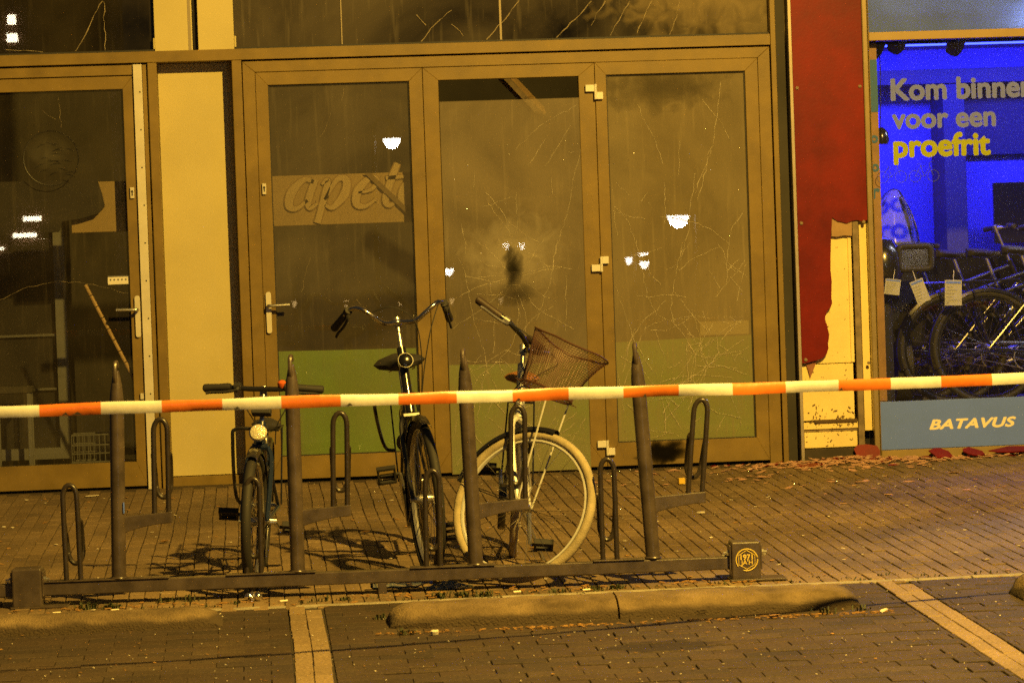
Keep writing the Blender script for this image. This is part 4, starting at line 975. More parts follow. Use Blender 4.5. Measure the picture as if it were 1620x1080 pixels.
    # mudguards
    def guard(h, xf, a0, a1, col):
        b = MB(xf); n = 22; vs = []; fs = []
        prof = [(-0.027, -0.014), (-0.020, 0.004), (0, 0.010), (0.020, 0.004), (0.027, -0.014)]
        for i in range(n + 1):
            a = a0 + (a1 - a0) * i / n; d = Vector((math.cos(a), 0, math.sin(a)))
            for (y, q) in prof: vs.append(h + d * (Rw + 0.010 + q) + Vector((0, y, 0)))
            for (y, q) in reversed(prof): vs.append(h + d * (Rw + 0.008 + q) + Vector((0, y * 0.95, 0)))
        mm = len(prof) * 2
        for i in range(n):
            for j in range(mm): fs.append((i * mm + j, i * mm + (j + 1) % mm, (i + 1) * mm + (j + 1) % mm, (i + 1) * mm + j))
        fs += [tuple(range(mm)), tuple(n * mm + j for j in range(mm - 1, -1, -1))]
        b.add(vs, fs)
        for s in (-1, 1):
            d = Vector((math.cos(a1), 0, math.sin(a1))); b.tube([h + Vector((0, s * 0.06, 0)), h + d * (Rw + 0.005) + Vector((0, s * 0.025, 0))], 0.0022, 5)
        b.build('mudguard', col, root, True)
    if c.get('guards', True):
        guard(H, stf, R(c.get('fg0', 65)), R(c.get('fg1', 185)), c.get('guard_mat', paint))
        guard(RH, None, R(5), R(200), c.get('guard_mat', paint))
    # handlebar
    stem = crown + ax * (c.get('stem_h', 0.45))
    b = MB(stf); b.tube([h1, stem - ax * 0.01], 0.011, 10); b.tube([stem - ax * 0.025, stem + ax * 0.018], 0.017, 10)
    bar = c['bar']
    full = [(x, -y, z) for x, y, z in bar[::-1] if y > 0] + [(0.0, 0, 0)] + [(x, y, z) for x, y, z in bar if y > 0]
    ext = c.get('stem_ext', Vector((0.05, 0, 0)))
    b.tube([stem, stem + ext], 0.013, 10)
    b.build('stem', M['alloy'], root, True)
    b = MB(stf); P = bez([stem + ext + Vector(p) for p in full], 8); b.tube(P, 0.0115, 10); hb = b.build('handlebar', c.get('bar_mat', M['chrome']), root, True)
    for s in (-1, 1):
        i = -1 if s > 0 else 0
        e0 = P[i]; e1 = P[i - 10] if s > 0 else P[10]
        d = (e0 - e1).normalized()
        gl_ = c.get('grip', 0.125)
        b = MB(stf); b.tube([e0 - d * gl_, e0 - d * (gl_ * .9), e0 - d * (gl_ * .5), e0 - d * 0.012, e0 + d * 0.006, e0 + d * 0.012], [0.0155, 0.0175, 0.0165, 0.0185, 0.018, 0.011], 12); b.build('grip', c.get('grip_mat', M['rubber']), hb, True)
        fwd = Vector((1, 0, 0)); fd = (fwd - d * fwd.dot(d)).normalized()
        dn = Vector((0, 0, -1))
        g0 = e0 - d * (gl_ + 0.035)
        b = MB(stf); b.tube([g0 - d * 0.012, g0 + d * 0.016], 0.0185, 10)
        lv = c.get('lever_drop', 0.5)
        q = fd * (1 - lv) + dn * lv
        b.tube(bez([g0, g0 + q * 0.035, g0 + q * 0.05 + d * 0.05, g0 + q * 0.048 + d * 0.115 , g0 + q * 0.055 + d * 0.14], 5), [0.009] * 6 + [0.006] * 15, 6, flat=1.3)
        b.build('brake_lever', c.get('lever_mat', M['rubber']), hb, True)
    if c.get('bell'):
        bx, by, bz = c['bell']
        b = MB(stf); q = stem + ext + Vector((bx, by, bz)); b.lathe(q, [(0.008, -0.02), (0.02, -0.004), (0.021, 0.008), (0.013, 0.018), (0.004, 0.021)], 14); b.build('bell', M['orange_plastic'], hb, True)
    for pts in c.get('cables', []):
        b = MB(stf); b.tube(bez([stem + ext + Vector(p) for p in pts], 8), 0.0026, 6); b.build('cable', M['rubber'], hb, True)
    if c.get('lamp'):
        lx, lz, lr, chromed = c['lamp']
        q = crown + ax * lz + fw * lx
        b = MB(stf); b.lathe(q, [(lr * .35, -0.06), (lr * .85, -0.03), (lr, 0.0), (lr * 1.02, 0.006)], 18, fw); b.tube([q - fw * 0.04, crown + ax * (lz - 0.02) - fw * 0.01], 0.007, 6); hl = b.build('headlight', M['chrome'] if chromed else M['blackpaint'], root, True)
        b = MB(stf); b.lathe(q, [(lr * .96, 0.0065), (lr * .85, 0.016), (lr * .4, 0.022)], 18, fw); b.build('lens', M['lens'] if chromed else M['screenblack'], hl, True)
    if c.get('bracket'):
        q = crown + ax * c['bracket'] + fw * 0.03
        b = MB(stf); b.obox(q, fw * 0.05, (0, 0.085, 0), ax * 0.034); b.build('bracket', M['rubber'], root, bevel=0.004)
    if c.get('carrier', True):
        zc = 2 * Rw + 0.06
        b = MB()
        for s in (-1, 1):
            b.tube([(-wb + 0.2, s * 0.045, zc), (-wb - 0.22, s * 0.06, zc)], 0.0055, 6)
            b.tube([(-wb - 0.1, s * 0.06, zc), (-wb, s * 0.075, Rw + 0.01)], 0.0045, 6)
        for xk in (-0.2, -0.06, 0.08, 0.2): b.tube([(-wb + xk, -0.058, zc), (-wb + xk, 0.058, zc)], 0.0045, 6)
        b.tube([seat_top - sdir * 0.06, Vector((-wb + 0.2, 0, zc))], 0.005, 6)
        cr2 = b.build('carrier', M['blackpaint'], root, True)
        if c.get('bag_loop'):
            lw = c['bag_loop']
            b = MB(); b.tube(bez([(-wb + 0.16, -0.05, zc), (-wb + 0.16, -lw, zc - 0.005), (-wb + 0.15, -lw - 0.012, zc - 0.06), (-wb + 0.05, -lw + 0.01, zc - c.get('bag_len', 0.32)), (-wb + 0.02, -0.075, zc - c.get('bag_len', 0.32) - 0.03)], 6), 0.0085, 8); b.build('bag_loop', M['blackpaint'], cr2, True)
    if c.get('kickstand'):
        b = MB(); b.tube([bb + Vector((-0.06, 0.04, -0.03)), bb + Vector((-0.16, 0.15, -bb.z + 0.015))], 0.009, 8); b.build('kickstand', M['alloy'], root, True)
    if c.get('lock'):
        b = MB(); b.torus((-wb + 0.12, 0, Rw + 0.2), 0.055, 0.010, 20, 8, e1=(0, 1, 0), e2=(0.5, 0, 0.85)); b.build('ring_lock', M['blackpaint'], root, True)
    if c.get('basket'):
        nb_, nh, L0 = 84, 24, c['basket']
        base_c = stem + ext + Vector((0.175, 0, 0.075))
        def rim(a, t):   # t 0 bottom, 1 top
            ca_, sa_ = math.cos(a), math.sin(a)
            x = 0.125 * (abs(ca_) ** 0.75) * (1 if ca_ > 0 else -1) * (0.82 + 0.18 * t)
            y = 0.165 * (abs(sa_) ** 0.75) * (1 if sa_ > 0 else -1) * (0.80 + 0.2 * t)
            z = -0.235 * (1 - t) 
            if ca_ > 0.2: x += 0.085 * t * t * ((ca_ - 0.2) / 0.8) ** 1.2; z -= 0.03 * t * (ca_ - 0.2)
            z += 0.012 * math.sin(2 * a + 1) * t
            x += 0.006 * math.sin(5 * a + 3 * t)
            return base_c + Vector((x, y, z))
        b = MB(stf)
        for k in range(nb_):
            a = 2 * math.pi * k / nb_
            b.tube([rim(a, t / 6) for t in range(7)], 0.0011, 3, caps=False)
        for h_ in range(1, nh):
            b.tube([rim(2 * math.pi * k / 42, h_ / nh) for k in range(42)], 0.0011, 3, closed=True)
        bk = b.build('basket', M['basket'], root)
        b = MB(stf); b.tube([rim(2 * math.pi * k / 48, 1) for k in range(48)], 0.0042, 6, closed=True); b.build('basket_rim', M['basket'], bk, True)
        b = MB(stf); b.tube([rim(2 * math.pi * k / 48, 0.02) for k in range(48)], 0.0045, 6, closed=True)
        for q in range(-6, 7):
            y = q * 0.02; b.tube([base_c + Vector((-0.1, y, -0.232)), base_c + Vector((0.1, y, -0.232))], 0.0012, 3)
        for q in range(-5, 6):
            b.tube([base_c + Vector((q * 0.019, -0.13, -0.233)), base_c + Vector((q * 0.019, 0.13, -0.233))], 0.0012, 3)
        b.build('basket_bottom', M['basket'], bk, True)
        b = MB(stf)
        for s in (-1, 1): b.tube([H + Vector((0, s * 0.066, 0)), base_c + Vector((0.07, s * 0.10, -0.237))], 0.0042, 6)
        b.build('basket_stay', M['whitepaint'], bk, True)
    return root

SWEPT = [(0.03, 0.07, 0.0), (0.045, 0.12, 0.035), (0.035, 0.17, 0.07), (-0.005, 0.205, 0.075), (-0.06, 0.235, 0.045), (-0.16, 0.265, -0.005)]
HIGH = [(0.02, 0.05, 0.01), (0.02, 0.11, 0.03), (0.0, 0.16, 0.045), (-0.03, 0.19, 0.06), (-0.08, 0.22, 0.072), (-0.17, 0.25, 0.098)]
FLAT = [(0.0, 0.06, 0.0), (0.0, 0.12, 0.004), (-0.008, 0.18, 0.006), (-0.022, 0.255, 0.0)]
kid = make_bike('bicycle', 'small dark bicycle with flat handlebar, orange bell and round headlight, left in the rack', (-0.035, -4.55, gz(-4.55)), R(-90 - 3), R(-4.5), 0.30, 0.88, R(-5),
    dict(paint=M['navypaint'], bar=FLAT, bar_mat=M['blackpaint'], frame='diamond', stem_h=0.26, headtube=0.10, stem_ext=Vector((0.03, 0, 0.01)), bb=0.26, seattube=0.34, saddle_h=0.70, saddle_w=0.14, saddle_len=0.22, crank=R(15), cranklen=0.14,
         lamp=(0.085, 0.035, 0.040, True), bracket=0.155, bell=(0.0, 0.085, 0.02), bag_loop=0.14, guard_mat=M['blackpaint'], tyre=0.022, grip=0.115, lever_drop=0.4,
         cables=[[(0.01, 0.13, -0.005), (0.06, 0.11, -0.08), (0.05, 0.07, -0.16), (0.02, 0.06, -0.24)], [(0.01, -0.13, -0.005), (0.06, -0.08, -0.06), (0.03, -0.02, -0.16)]]))
dark = make_bike('bicycle', 'tall black city bicycle with curved chrome handlebar, leaning left in the rack', (0.765, -4.40, gz(-4.40)), R(-90 - 1), R(5.8), 0.352, 1.08, R(9),
    dict(paint=M['blackpaint'], bar=SWEPT, stem_h=0.45, headtube=0.31, stem_ext=Vector((0.03, 0, 0.0)), saddle_h=0.96, saddle_w=0.25, saddle_t=0.085, seattube=0.5, crank=R(68), chaincase=True, lamp=(0.06, 0.24, 0.034, False), bag_loop=0.13, bag_len=0.22, pedal_tilt=R(62), lock=True, fg1=200, lever_drop=0.75,
         cables=[[(0.04, -0.13, 0.05), (0.09, -0.04, 0.07), (0.08, 0.06, 0.0), (0.05, 0.085, -0.16), (0.03, 0.075, -0.33)], [(0.02, 0.19, 0.08), (0.07, 0.13, -0.05), (0.06, 0.09, -0.22), (0.04, 0.07, -0.36)]]))
white = make_bike('bicycle', 'pale bicycle with cream tyres, brown mesh basket and brown saddle, front wheel turned sideways', (1.075, -4.68, gz(-4.68)), R(-90 - 5.5), R(-5.0), 0.343, 1.0, R(63),
    dict(paint=M['whitepaint'], bar=HIGH, bar_mat=M['blackpaint'], stem_h=0.335, headtube=0.25, stem_ext=Vector((0.02, 0, 0.0)), saddle=M['leather'], saddle_h=0.875, saddle_w=0.17, seattube=0.42, crank=R(100), tyre_mat=M['cream_rubber'], tyre=0.0205,
         rim=M['whitepaint'], guard_mat=M['blackpaint'], fg0=88, fg1=178, basket=True, grip_mat=mat('brown_grip', (0.032, 0.019, 0.012), 0.55), lever_mat=M['alloy'], cables=[[(0.01, -0.19, 0.05), (0.09, -0.13, 0.02), (0.08, -0.05, -0.08), (0.03, -0.02, -0.2)], [(0.01, 0.19, 0.05), (0.10, 0.12, 0.0), (0.07, 0.04, -0.1), (0.03, 0.03, -0.25)]], chaincase=True, kickstand=True, lock=True, lever_drop=0.6))
shop_cfg = dict(rim=M['blackpaint'], spoke=M['steel'], bar_mat=M['blackpaint'], paint=M['blackpaint'], bar=FLAT, frame='diamond', stem_h=0.42, saddle_h=0.96, saddle_w=0.16, crank=R(20), headtube=0.18, guard_mat=M['blackpaint'], tyre=0.021, lever_drop=0.4, lock=True)
sb1 = make_bike('bicycle', 'black new bicycle nearest the shop window with a large white price tag', (5.60, 0.62, 0.262), 0.0, 0.0, 0.35, 1.10, R(4), shop_cfg, group='new bicycles in the shop window')
for k, (x, y, yaw, lab) in enumerate([(5.47, 1.02, R(2), 'black new bicycle second from the shop window'), (5.34, 1.38, R(4), 'black new bicycle third from the shop window, half hidden'), (5.2, 1.75, R(3), 'black new bicycle farthest back in the row behind the shop window')]):
    z_ = 0.262 if y < 0.9 else 0.25
    c_ = copy_tree(sb1); c_.matrix_world = Matrix.Translation((x, y, z_)) @ Matrix.Rotation(yaw, 4, 'Z'); c_['label'] = lab
# scooter behind the window frame
sco = empty('motor_scooter', (4.05, 0.85, 0.262)); tag(sco, 'dark motor scooter with clear windscreen and square mirror behind the shop window', 'scooter')
b = MB(); b.lathe((0.02, 0.35, 0.22), [(0.22, -0.05), (0.22, 0.05)], 28, (1, 0, 0)); b.build('wheel', M['rubber'], sco, True)
b = MB(); b.prism([(-0.17, 0.35), (0.17, 0.35), (0.2, 0.6), (0.15, 0.88), (0.06, 0.95), (-0.1, 0.95), (-0.17, 0.86), (-0.2, 0.6)], 0.25, 0.42); b.build('front_shield', M['blackpaint'], sco, bevel=0.03)
b = MB(); b.prism([(-0.16, 0.25), (0.16, 0.25), (0.18, 0.5), (0.15, 0.72), (-0.15, 0.72), (-0.18, 0.5)], 0.5, 1.3); b.build('body', M['blackpaint'], sco, bevel=0.04)
b = MB(); b.tube(bez([(-0.32, 0.45, 0.98), (-0.15, 0.4, 1.0), (0.15, 0.4, 1.0), (0.32, 0.45, 0.98)], 6), 0.016, 8); b.build('handlebar', M['rubber'], sco, True)
b = MB()
vs, fs = [], []
for i in range(9):
    t = i / 8; half = 0.15 * (1 - 0.55 * t ** 2.5); zc_ = 0.93 + 0.42 * t
    for j in range(9):
        s = j / 8 * 2 - 1; vs.append((half * s + 0.02, 0.22 + 0.07 * s * s + 0.10 * t, zc_ - 0.05 * s * s * t))
        
for i in range(8):
    for j in range(8): fs.append((i * 9 + j, i * 9 + j + 1, (i + 1) * 9 + j + 1, (i + 1) * 9 + j))
b.add(vs, fs); ws = b.build('windscreen', M['glass_clear'], sco, True); sm = ws.modifiers.new('thick', 'SOLIDIFY'); sm.thickness = 0.004
b = MB(); b.tube([vs[i * 9 + 8] for i in range(9)][::1] + [vs[8 * 9 + j] for j in range(8, -1, -1)] + [vs[i * 9] for i in range(8, -1, -1)], 0.003, 6); b.build('windscreen_edge', M['chrome'], ws, True)
mi = empty('mirror', (0.01, 0.0, 0.915)); mi.parent = sco
b = MB()
hx, hz, rr = 0.10, 0.070, 0.03
ringp = []
for cx_, cz_, a0 in ((hx - rr, hz - rr, 0), (-hx + rr, hz - rr, 90), (-hx + rr, -hz + rr, 180), (hx - rr, -hz + rr, 270)):
    for q in range(5): a = R(a0 + q * 22.5); ringp.append((cx_ + rr * math.cos(a), cz_ + rr * math.sin(a)))
b.tube([(x, -0.26, z) for x, z in ringp], 0.020, 8, closed=True); b.prism([(x, z) for x, z in ringp], -0.245, -0.20); b.build('mirror_housing', M['rubber'], mi, True)
b = MB(); b.prism([(x * .86, z * .82) for x, z in ringp], -0.262, -0.258); b.build('mirror_glass', M['chrome'], mi)
b = MB(); b.tube(bez([(0.06, -0.22, -0.06), (0.13, -0.05, -0.02), (0.18, 0.2, 0.0), (0.2, 0.42, 0.08)], 6), 0.009, 8); b.build('mirror_arm', M['rubber'], mi, True)
# dark box bag on the left
hm = MB(); hm.lathe((3.875, 0.66, 1.02), [(0.10, 0.0), (0.125, 0.08), (0.12, 0.19), (0.07, 0.27), (0.02, 0.29)], 20)
tag(hm.build('helmet', M['blackpaint'], None, True), 'glossy black helmet beside the brown window board', 'helmet')
st_ = MB(); st_.tube([(3.875, 0.66, 0.262), (3.875, 0.66, 1.015)], [0.05, 0.045], 10); st_.lathe((3.875, 0.66, 0.262), [(0.14, 0), (0.14, 0.02)], 16)
tag(st_.build('display_stand', M['black']), 'thin black stand that carries the helmet', 'stand')
def price_tag(label, x, y, z, w, h, rot):
    t = empty('price_tag', (x, y, z), (0, rot, 0)); tag(t, label, 'price tag', 'price tags in the shop window')
    slab('card', -w / 2, w / 2, 0, 0.003, -h / 2, h / 2, M['card'], t, 0.001)
    b = MB(); rn = random.Random(int(x * 100))
    b.box(-w * .44, w * .44, -0.0012, -0.0004, h * .36, h * .45)
    b.build('heading_print', M['bluefoil'], t)
    b = MB()
    for k in range(5): b.box(-w * .4, w * rn.uniform(-0.1, .38), -0.0012, -0.0004, h * (.22 - k * .13), h * (.245 - k * .13))
    b.box(-w * .4, -w * .25, -0.0012, -0.0004, -h * .42, -h * .36)
    b.build('text_print', mat('grey_text_print', (0.25, 0.25, 0.27), 0.6), t)
    b = MB(); b.tube([(0, 0.001, h / 2), (0.005, 0.01, h / 2 + 0.06)], 0.002, 5); b.build('string', M['white_plastic'], t)
price_tag('large white price tag hanging from the nearest new bicycle', 4.265, 0.48, 0.956, 0.105, 0.155, R(2))
price_tag('tilted white price tag with a blue curve, middle of three', 4.065, 0.50, 0.972, 0.085, 0.145, R(-20))
price_tag('white price tag beside the brown window board, leftmost of three', 3.895, 0.50, 1.005, 0.095, 0.095, R(8))

# ------------------------------------------------------------------ the bicycle rack
A_, B2 = Vector((-0.981, -4.737, 0)), Vector((2.063, -4.881, 0))
rang = math.atan2(B2.y - A_.y, B2.x - A_.x)
rack = empty('bicycle_rack', (A_.x, A_.y, gz(A_.y)), (0, 0, rang)); tag(rack, 'brown grey steel bicycle rack with low and high wheel hoops along a ground beam', 'bicycle rack')
rslope = lambda s: gz(A_.y + (B2.y - A_.y) * s / 3.047) - gz(A_.y)
b = MB()
b.box(0.062, 2.988, -0.028, 0.028, 0.046, 0.100); b.box(-1.6, -0.062, -0.028, 0.028, 0.046, 0.100)
b.build('beam', M['steel'], rack, bevel=0.004)
for x0, x1 in ((0.07, 0.6), (0.84, 1.22), (1.62, 1.98), (2.40, 2.62)):
    slab('beam_plate', x0, x1, -0.034, 0.040, 0.1005, 0.1065, M['steel'], rack, 0.002)
for x in (0.003, 3.050):
    bx = MB(); bx.box(x - 0.062, x + 0.062, -0.062, 0.062, 0.0, 0.165); e_ = bx.build('end_box', M['steel'], rack, bevel=0.007)
    for s in (-1, 1):
        q = MB(); q.box(x + s * 0.0625 - (0.0 if s > 0 else 0.007), x + s * 0.0625 + (0.007 if s > 0 else 0.0), -0.05, 0.05, 0.045, 0.150); q.build('side_plate', M['steel'], e_, bevel=0.002)
        q = MB(); q.lathe((x + s * 0.069, -0.02, 0.115), [(0.013, 0), (0.013, 0.010), (0.007, 0.011), (0.007, 0.024)], 6, (s, 0, 0)); q.lathe((x + s * 0.069, 0.025, 0.10), [(0.013, 0), (0.013, 0.010), (0.007, 0.011), (0.007, 0.024)], 6, (s, 0, 0)); q.build('bolt', M['alloy'], e_)
    q = MB(); q.box(x - 0.07, x + 0.17, -0.075, 0.075, -0.003, 0.006); q.build('foot_plate', M['steel'], e_, bevel=0.002)
    if x > 1:
        q = MB(); q.torus((x + 0.002, -0.0635, 0.088), 0.046, 0.0026, 34, 5, a0=R(12), a1=R(215)); q.torus((x + 0.002, -0.0635, 0.088), 0.046, 0.0026, 34, 5, a0=R(250), a1=R(362))
        q.tube([(x + 0.002 + 0.040 * math.sin(R(60 * k)), -0.0635, 0.088 + 0.040 * math.cos(R(60 * k))) for k in range(6)], 0.0016, 5, closed=True)
        q.build('sticker', M['sticker'], e_)
        text_mesh('lettering', '1971', M['sticker'], e_, x - 0.0245, -0.0632, 0.089, width=0.052, bold=0.0025, depth=0.002)
        text_mesh('lettering', "JA'H", M['sticker'], e_, x - 0.0235, -0.0632, 0.068, width=0.05, bold=0.001, depth=0.002)
def mid_foot(x):
    q = MB(); q.box(x - 0.018, x + 0.018, -0.03, 0.03, -0.01, 0.0455); q.build('foot', M['steel'], rack, bevel=0.002)
mid_foot(1.50)
def wheel_hoop(x, z0, top, lean, base_y=0.0):
    h = top - z0; w = 0.030; r = 0.0112
    path = [(-w, 0, 0), (-w, 0, h * 0.55), (-w * 0.98, 0, h - 0.055)]
    path += [(-w * math.cos(R(a)), 0, h - 0.055 + 0.055 * math.sin(R(a))) for a in range(20, 180, 20)]
    path += [(w * 0.98, 0, h - 0.055), (w, 0, h * 0.55), (w, 0, 0)]
    sh = lambda p: Vector((p.x + lean * p.z + x, p.y + base_y, p.z + z0))
    b = MB(sh); b.tube(path, r, 10)
    ho = b.build('wheel_hoop', M['hoop'], rack, True)
    b = MB(sh)
    zz = h * 0.62
    pts = [(-w, 0.012, zz), (-w - 0.006, 0.05, zz - 0.004), (-w - 0.004, 0.10, zz - 0.07)] + [(-(w + 0.002) * math.cos(R(a)), 0.13, zz - 0.13 - 0.06 * math.sin(R(a))) for a in range(0, 181, 20)] + [(w + 0.004, 0.10, zz - 0.07), (w + 0.006, 0.05, zz - 0.004), (w, 0.012, zz)]
    b.tube(bez(pts, 3), r * 0.95, 8); b.build('wheel_cradle', M['hoop'], ho, True)
for k in range(4):
    xp = 0.386 + 0.7575 * k
    lean = (0.024, 0.004, -0.025, -0.052)[k]
    b = MB(lambda p, xp=xp, lean=lean: Vector((p.x + xp + lean * (p.z - 0.1), p.y, p.z)))
    rr = 0.031
    prof = [(0.1, rr), (0.80, rr), (0.86, rr * .97), (0.92, rr * .78), (0.965, rr * .5), (0.985, rr * .36)]
    b.tube([(0, 0, z) for z, _ in prof], [q for _, q in prof], 16)
    po_ = b.build('post', M['steel'], rack, True)
    b = MB(lambda p, xp=xp, lean=lean: Vector((p.x + xp + lean * (p.z - 0.1), p.y, p.z)))
    b.tube(bez([(0.0, -0.012, 0.93), (-0.004, -0.02, 0.965), (-0.004, -0.012, 1.008), (0.0, 0.004, 1.020), (0.003, 0.016, 1.0)], 5), 0.0095, 8)
    b.build('post_hook', M['steel'], po_, True)
    b = MB(); b.torus((xp, 0, 0.108), 0.033, 0.005, 20, 6, e2=(0, 1, 0)); b.build('weld', M['steel'], po_, True)
    x0 = xp + 0.024 + lean * 0.25
    b = MB(); x1 = xp + 0.234
    low = [(x0 + (x1 - x0) * t, 0.296 + 0.036 * math.sin(t * math.pi / 2) ** 0.9) for t in [i / 8 for i in range(9)]]
    b.prism(low + [(x1, 0.380), (x0, 0.366)], -0.006, 0.030); b.build('arm', M['steel'], rack, bevel=0.003)
    wheel_hoop(xp + 0.190, 0.375, 0.772, (0.02, 0.03, 0.03, 0.10)[k], 0.012)
for k, (xl, ln_, tp) in enumerate([(0.195, -0.01, 0.508), (0.958, 0.02, 0.507), (1.72, 0.02, 0.513), (2.474, 0.0, 0.534)]):
    wheel_hoop(xl, 0.1, tp, ln_)
# blue smear of paint / sticker on first post
b = MB(); b.obox((0.386 + 0.029, -0.014, 0.405), (0.004, 0.01, 0), (0.01, -0.02, 0), (0, 0, 0.045)); b.build('blue_sticker', M['bluefoil'], rack)

# ------------------------------------------------------------------ concrete wheel stops on the road
def kerb_stop(label, x0, x1, y0, y1, h, joint=None, rl=0.12, rr_=0.14, grp='concrete wheel stops'):
    segs = [(x0, x1)] if joint is None else [(x0, joint - 0.004), (joint + 0.004, x1)]
    t = empty('wheel_stop', (0, 0, 0)); tag(t, label, 'wheel stop', grp)
    prof = [(0.0, -0.08), (0.0, h * 0.30), (0.012, h * 0.52), (0.05, h * 0.86), (0.10, h), (0.20, h), (0.255, h * 0.86), (0.29, h * 0.5), (0.30, -0.08)]
    sc = (y1 - y0) / 0.30
    for (a, b_) in segs:
        mb = MB(); vs, fs = [], []; n = 70; m = len(prof)
        for i in range(n + 1):
            tt = i / n; x = a + (b_ - a) * tt; sh = 1.0
            if a == x0 and x - a < rl: q = (x - a) / rl; sh = 0.12 + 0.88 * math.sqrt(max(0, 1 - (1 - q) ** 2))
            if b_ == x1 and b_ - x < rr_: q = (b_ - x) / rr_; sh = min(sh, 0.12 + 0.88 * math.sqrt(max(0, 1 - (1 - q) ** 2)))
            for (py, pz) in prof:
                z = pz if pz < 0 else pz * sh
                y = y0 + (0.15 + (py - 0.15) * (0.8 + 0.2 * sh)) * sc
                nn = 0.006 * noise.noise((x * 6, y * 9, z * 9)) + 0.004 * noise.noise((x * 23, y * 27, z * 25)) - 0.012 * max(0, noise.noise((x * 4.1, 7, 0)) - 0.35)
                vs.append((x, y + nn, gz(y) + z + nn * 0.8))
        for i in range(n):
            for j in range(m - 1): fs.append((i * m + j, (i + 1) * m + j, (i + 1) * m + j + 1, i * m + j + 1))
        fs += [tuple(range(m)), tuple(n * m + j for j in range(m - 1, -1, -1))]
        mb.add(vs, fs); mb.build('block', M['concrete'], t, True)
    return t
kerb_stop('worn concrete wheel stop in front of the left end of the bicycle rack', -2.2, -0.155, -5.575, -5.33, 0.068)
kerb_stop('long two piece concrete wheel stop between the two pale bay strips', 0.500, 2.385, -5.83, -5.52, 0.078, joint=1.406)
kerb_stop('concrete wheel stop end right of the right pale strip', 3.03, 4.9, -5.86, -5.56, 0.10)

# ------------------------------------------------------------------ barrier tape
tape = empty('barrier_tape', (0, 0, 0)); tag(tape, 'orange and white striped barrier tape stretched across the scene', 'barrier tape')
P_ = [Vector((-1.9, -7.05, 0.79)), Vector((-0.884, -6.97, 0.772)), Vector((0.222, -6.88, 0.762)), Vector((1.383, -6.66, 0.743)), Vector((2.96, -6.22, 0.719)), Vector((4.4, -5.8, 0.74)), Vector((6.2, -5.25, 0.80))]
fine = bez(P_, 60)
bounds = [-1.61, -1.395, -1.18, -0.965, -0.749, -0.535, -0.323, -0.11, 0.098, 0.31, 0.517, 0.729, 0.934, 1.143, 1.349, 1.561, 1.77, 1.98, 2.191, 2.404, 2.611, 2.824, 3.037, 3.25, 3.46, 3.67, 3.88, 4.09, 4.3, 4.51, 4.72, 4.93, 5.14, 5.35, 5.56, 5.77, 5.98, 6.19]
def at_x(x):
    for a, b_ in zip(fine[:-1], fine[1:]):
        if a.x <= x <= b_.x: return a.lerp(b_, (x - a.x) / max(b_.x - a.x, 1e-6))
    return fine[-1]
rnd = random.Random(4)
for k, (xa, xb) in enumerate(zip(bounds[:-1], bounds[1:])):
    b = MB(); n = 10; vs, fs = [], []; prof = [(0.0, 0.0215), (-0.0045, 0.015), (-0.006, 0.004), (-0.005, -0.010), (0.0, -0.021), (0.003, -0.021), (-0.002, -0.008), (-0.003, 0.006), (0.003, 0.0205)]
    m = len(prof)
    for i in range(n + 1):
        p = at_x(xa + (xb - xa) * i / n)
        w = 1 + 0.12 * noise.noise((p.x * 3.1, 0, 0)) + 0.02 * noise.noise((p.x * 17, 0, 0)); dz = 0.003 * noise.noise((p.x * 3, 3, 0)); q = 0.010 * noise.noise((p.x * 3, 9, 0)) + 0.002 * noise.noise((p.x * 14, 9, 0))
        for (y, z) in prof: vs.append((p.x, p.y + y + q * (z / 0.02), p.z + z * w + dz))
    for i in range(n):
        for j in range(m): fs.append((i * m + j, i * m + (j + 1) % m, (i + 1) * m + (j + 1) % m, (i + 1) * m + j))
    fs += [tuple(range(m)), tuple(n * m + j for j in range(m - 1, -1, -1))]
    b.add(vs, fs)
    b.build('white_stripe' if k % 2 else 'orange_stripe', M['tapewhite'] if k % 2 else M['orange'], tape, True)
b = MB()
for x, s in ((-0.62, 0.02), (-0.66, 0.012), (-0.06, 0.012), (0.34, 0.012), (0.955, 0.010), (2.2, 0.008), (1.43, 0.008)):
    p = at_x(x); b.add([(p.x - s, p.y - 0.0066, p.z - 0.019), (p.x + s, p.y - 0.0066, p.z - 0.018), (p.x + s * 0.2, p.y - 0.0066, p.z - 0.008), (p.x - s, p.y - 0.0056, p.z - 0.019), (p.x + s, p.y - 0.0056, p.z - 0.018), (p.x + s * 0.2, p.y - 0.0056, p.z - 0.008)], [(0, 1, 2), (5, 4, 3), (0, 3, 4, 1), (1, 4, 5, 2), (2, 5, 3, 0)])
b.build('worn_print', M['soot'], tape)

# ------------------------------------------------------------------ litter, shards, leaves, weeds
def ground_pt(x, y, h=0.0): return Vector((x, y, gz(y) + h))
def shard(name, label, x, y, s, material, grp, seed, tilt=0.1, th=0.006, asp=0.7, up=0.0):
    rnd = random.Random(seed); n = 8
    pts = [(s * (0.7 + 0.5 * rnd.random()) * math.cos(2 * math.pi * k / n), s * asp * (0.7 + 0.5 * rnd.random()) * math.sin(2 * math.pi * k / n)) for k in range(n)]
    mx = Matrix.Translation(ground_pt(x, y, 0.004 + up)) @ Matrix.Rotation(tilt, 4, 'X') @ Matrix.Rotation(rnd.uniform(0, 3), 4, 'Z')
    b = MB(lambda p: mx @ p); vs = [(a, c_, 0) for a, c_ in pts] + [(a, c_, th) for a, c_ in pts]
    b.add(vs, [tuple(range(n - 1, -1, -1)), tuple(range(n, 2 * n))] + [(i, (i + 1) % n, (i + 1) % n + n, i + n) for i in range(n)])
    o = b.build(name, material); 
    if label: tag(o, label, 'shard' if 'shard' in name else 'litter', grp)
    return o
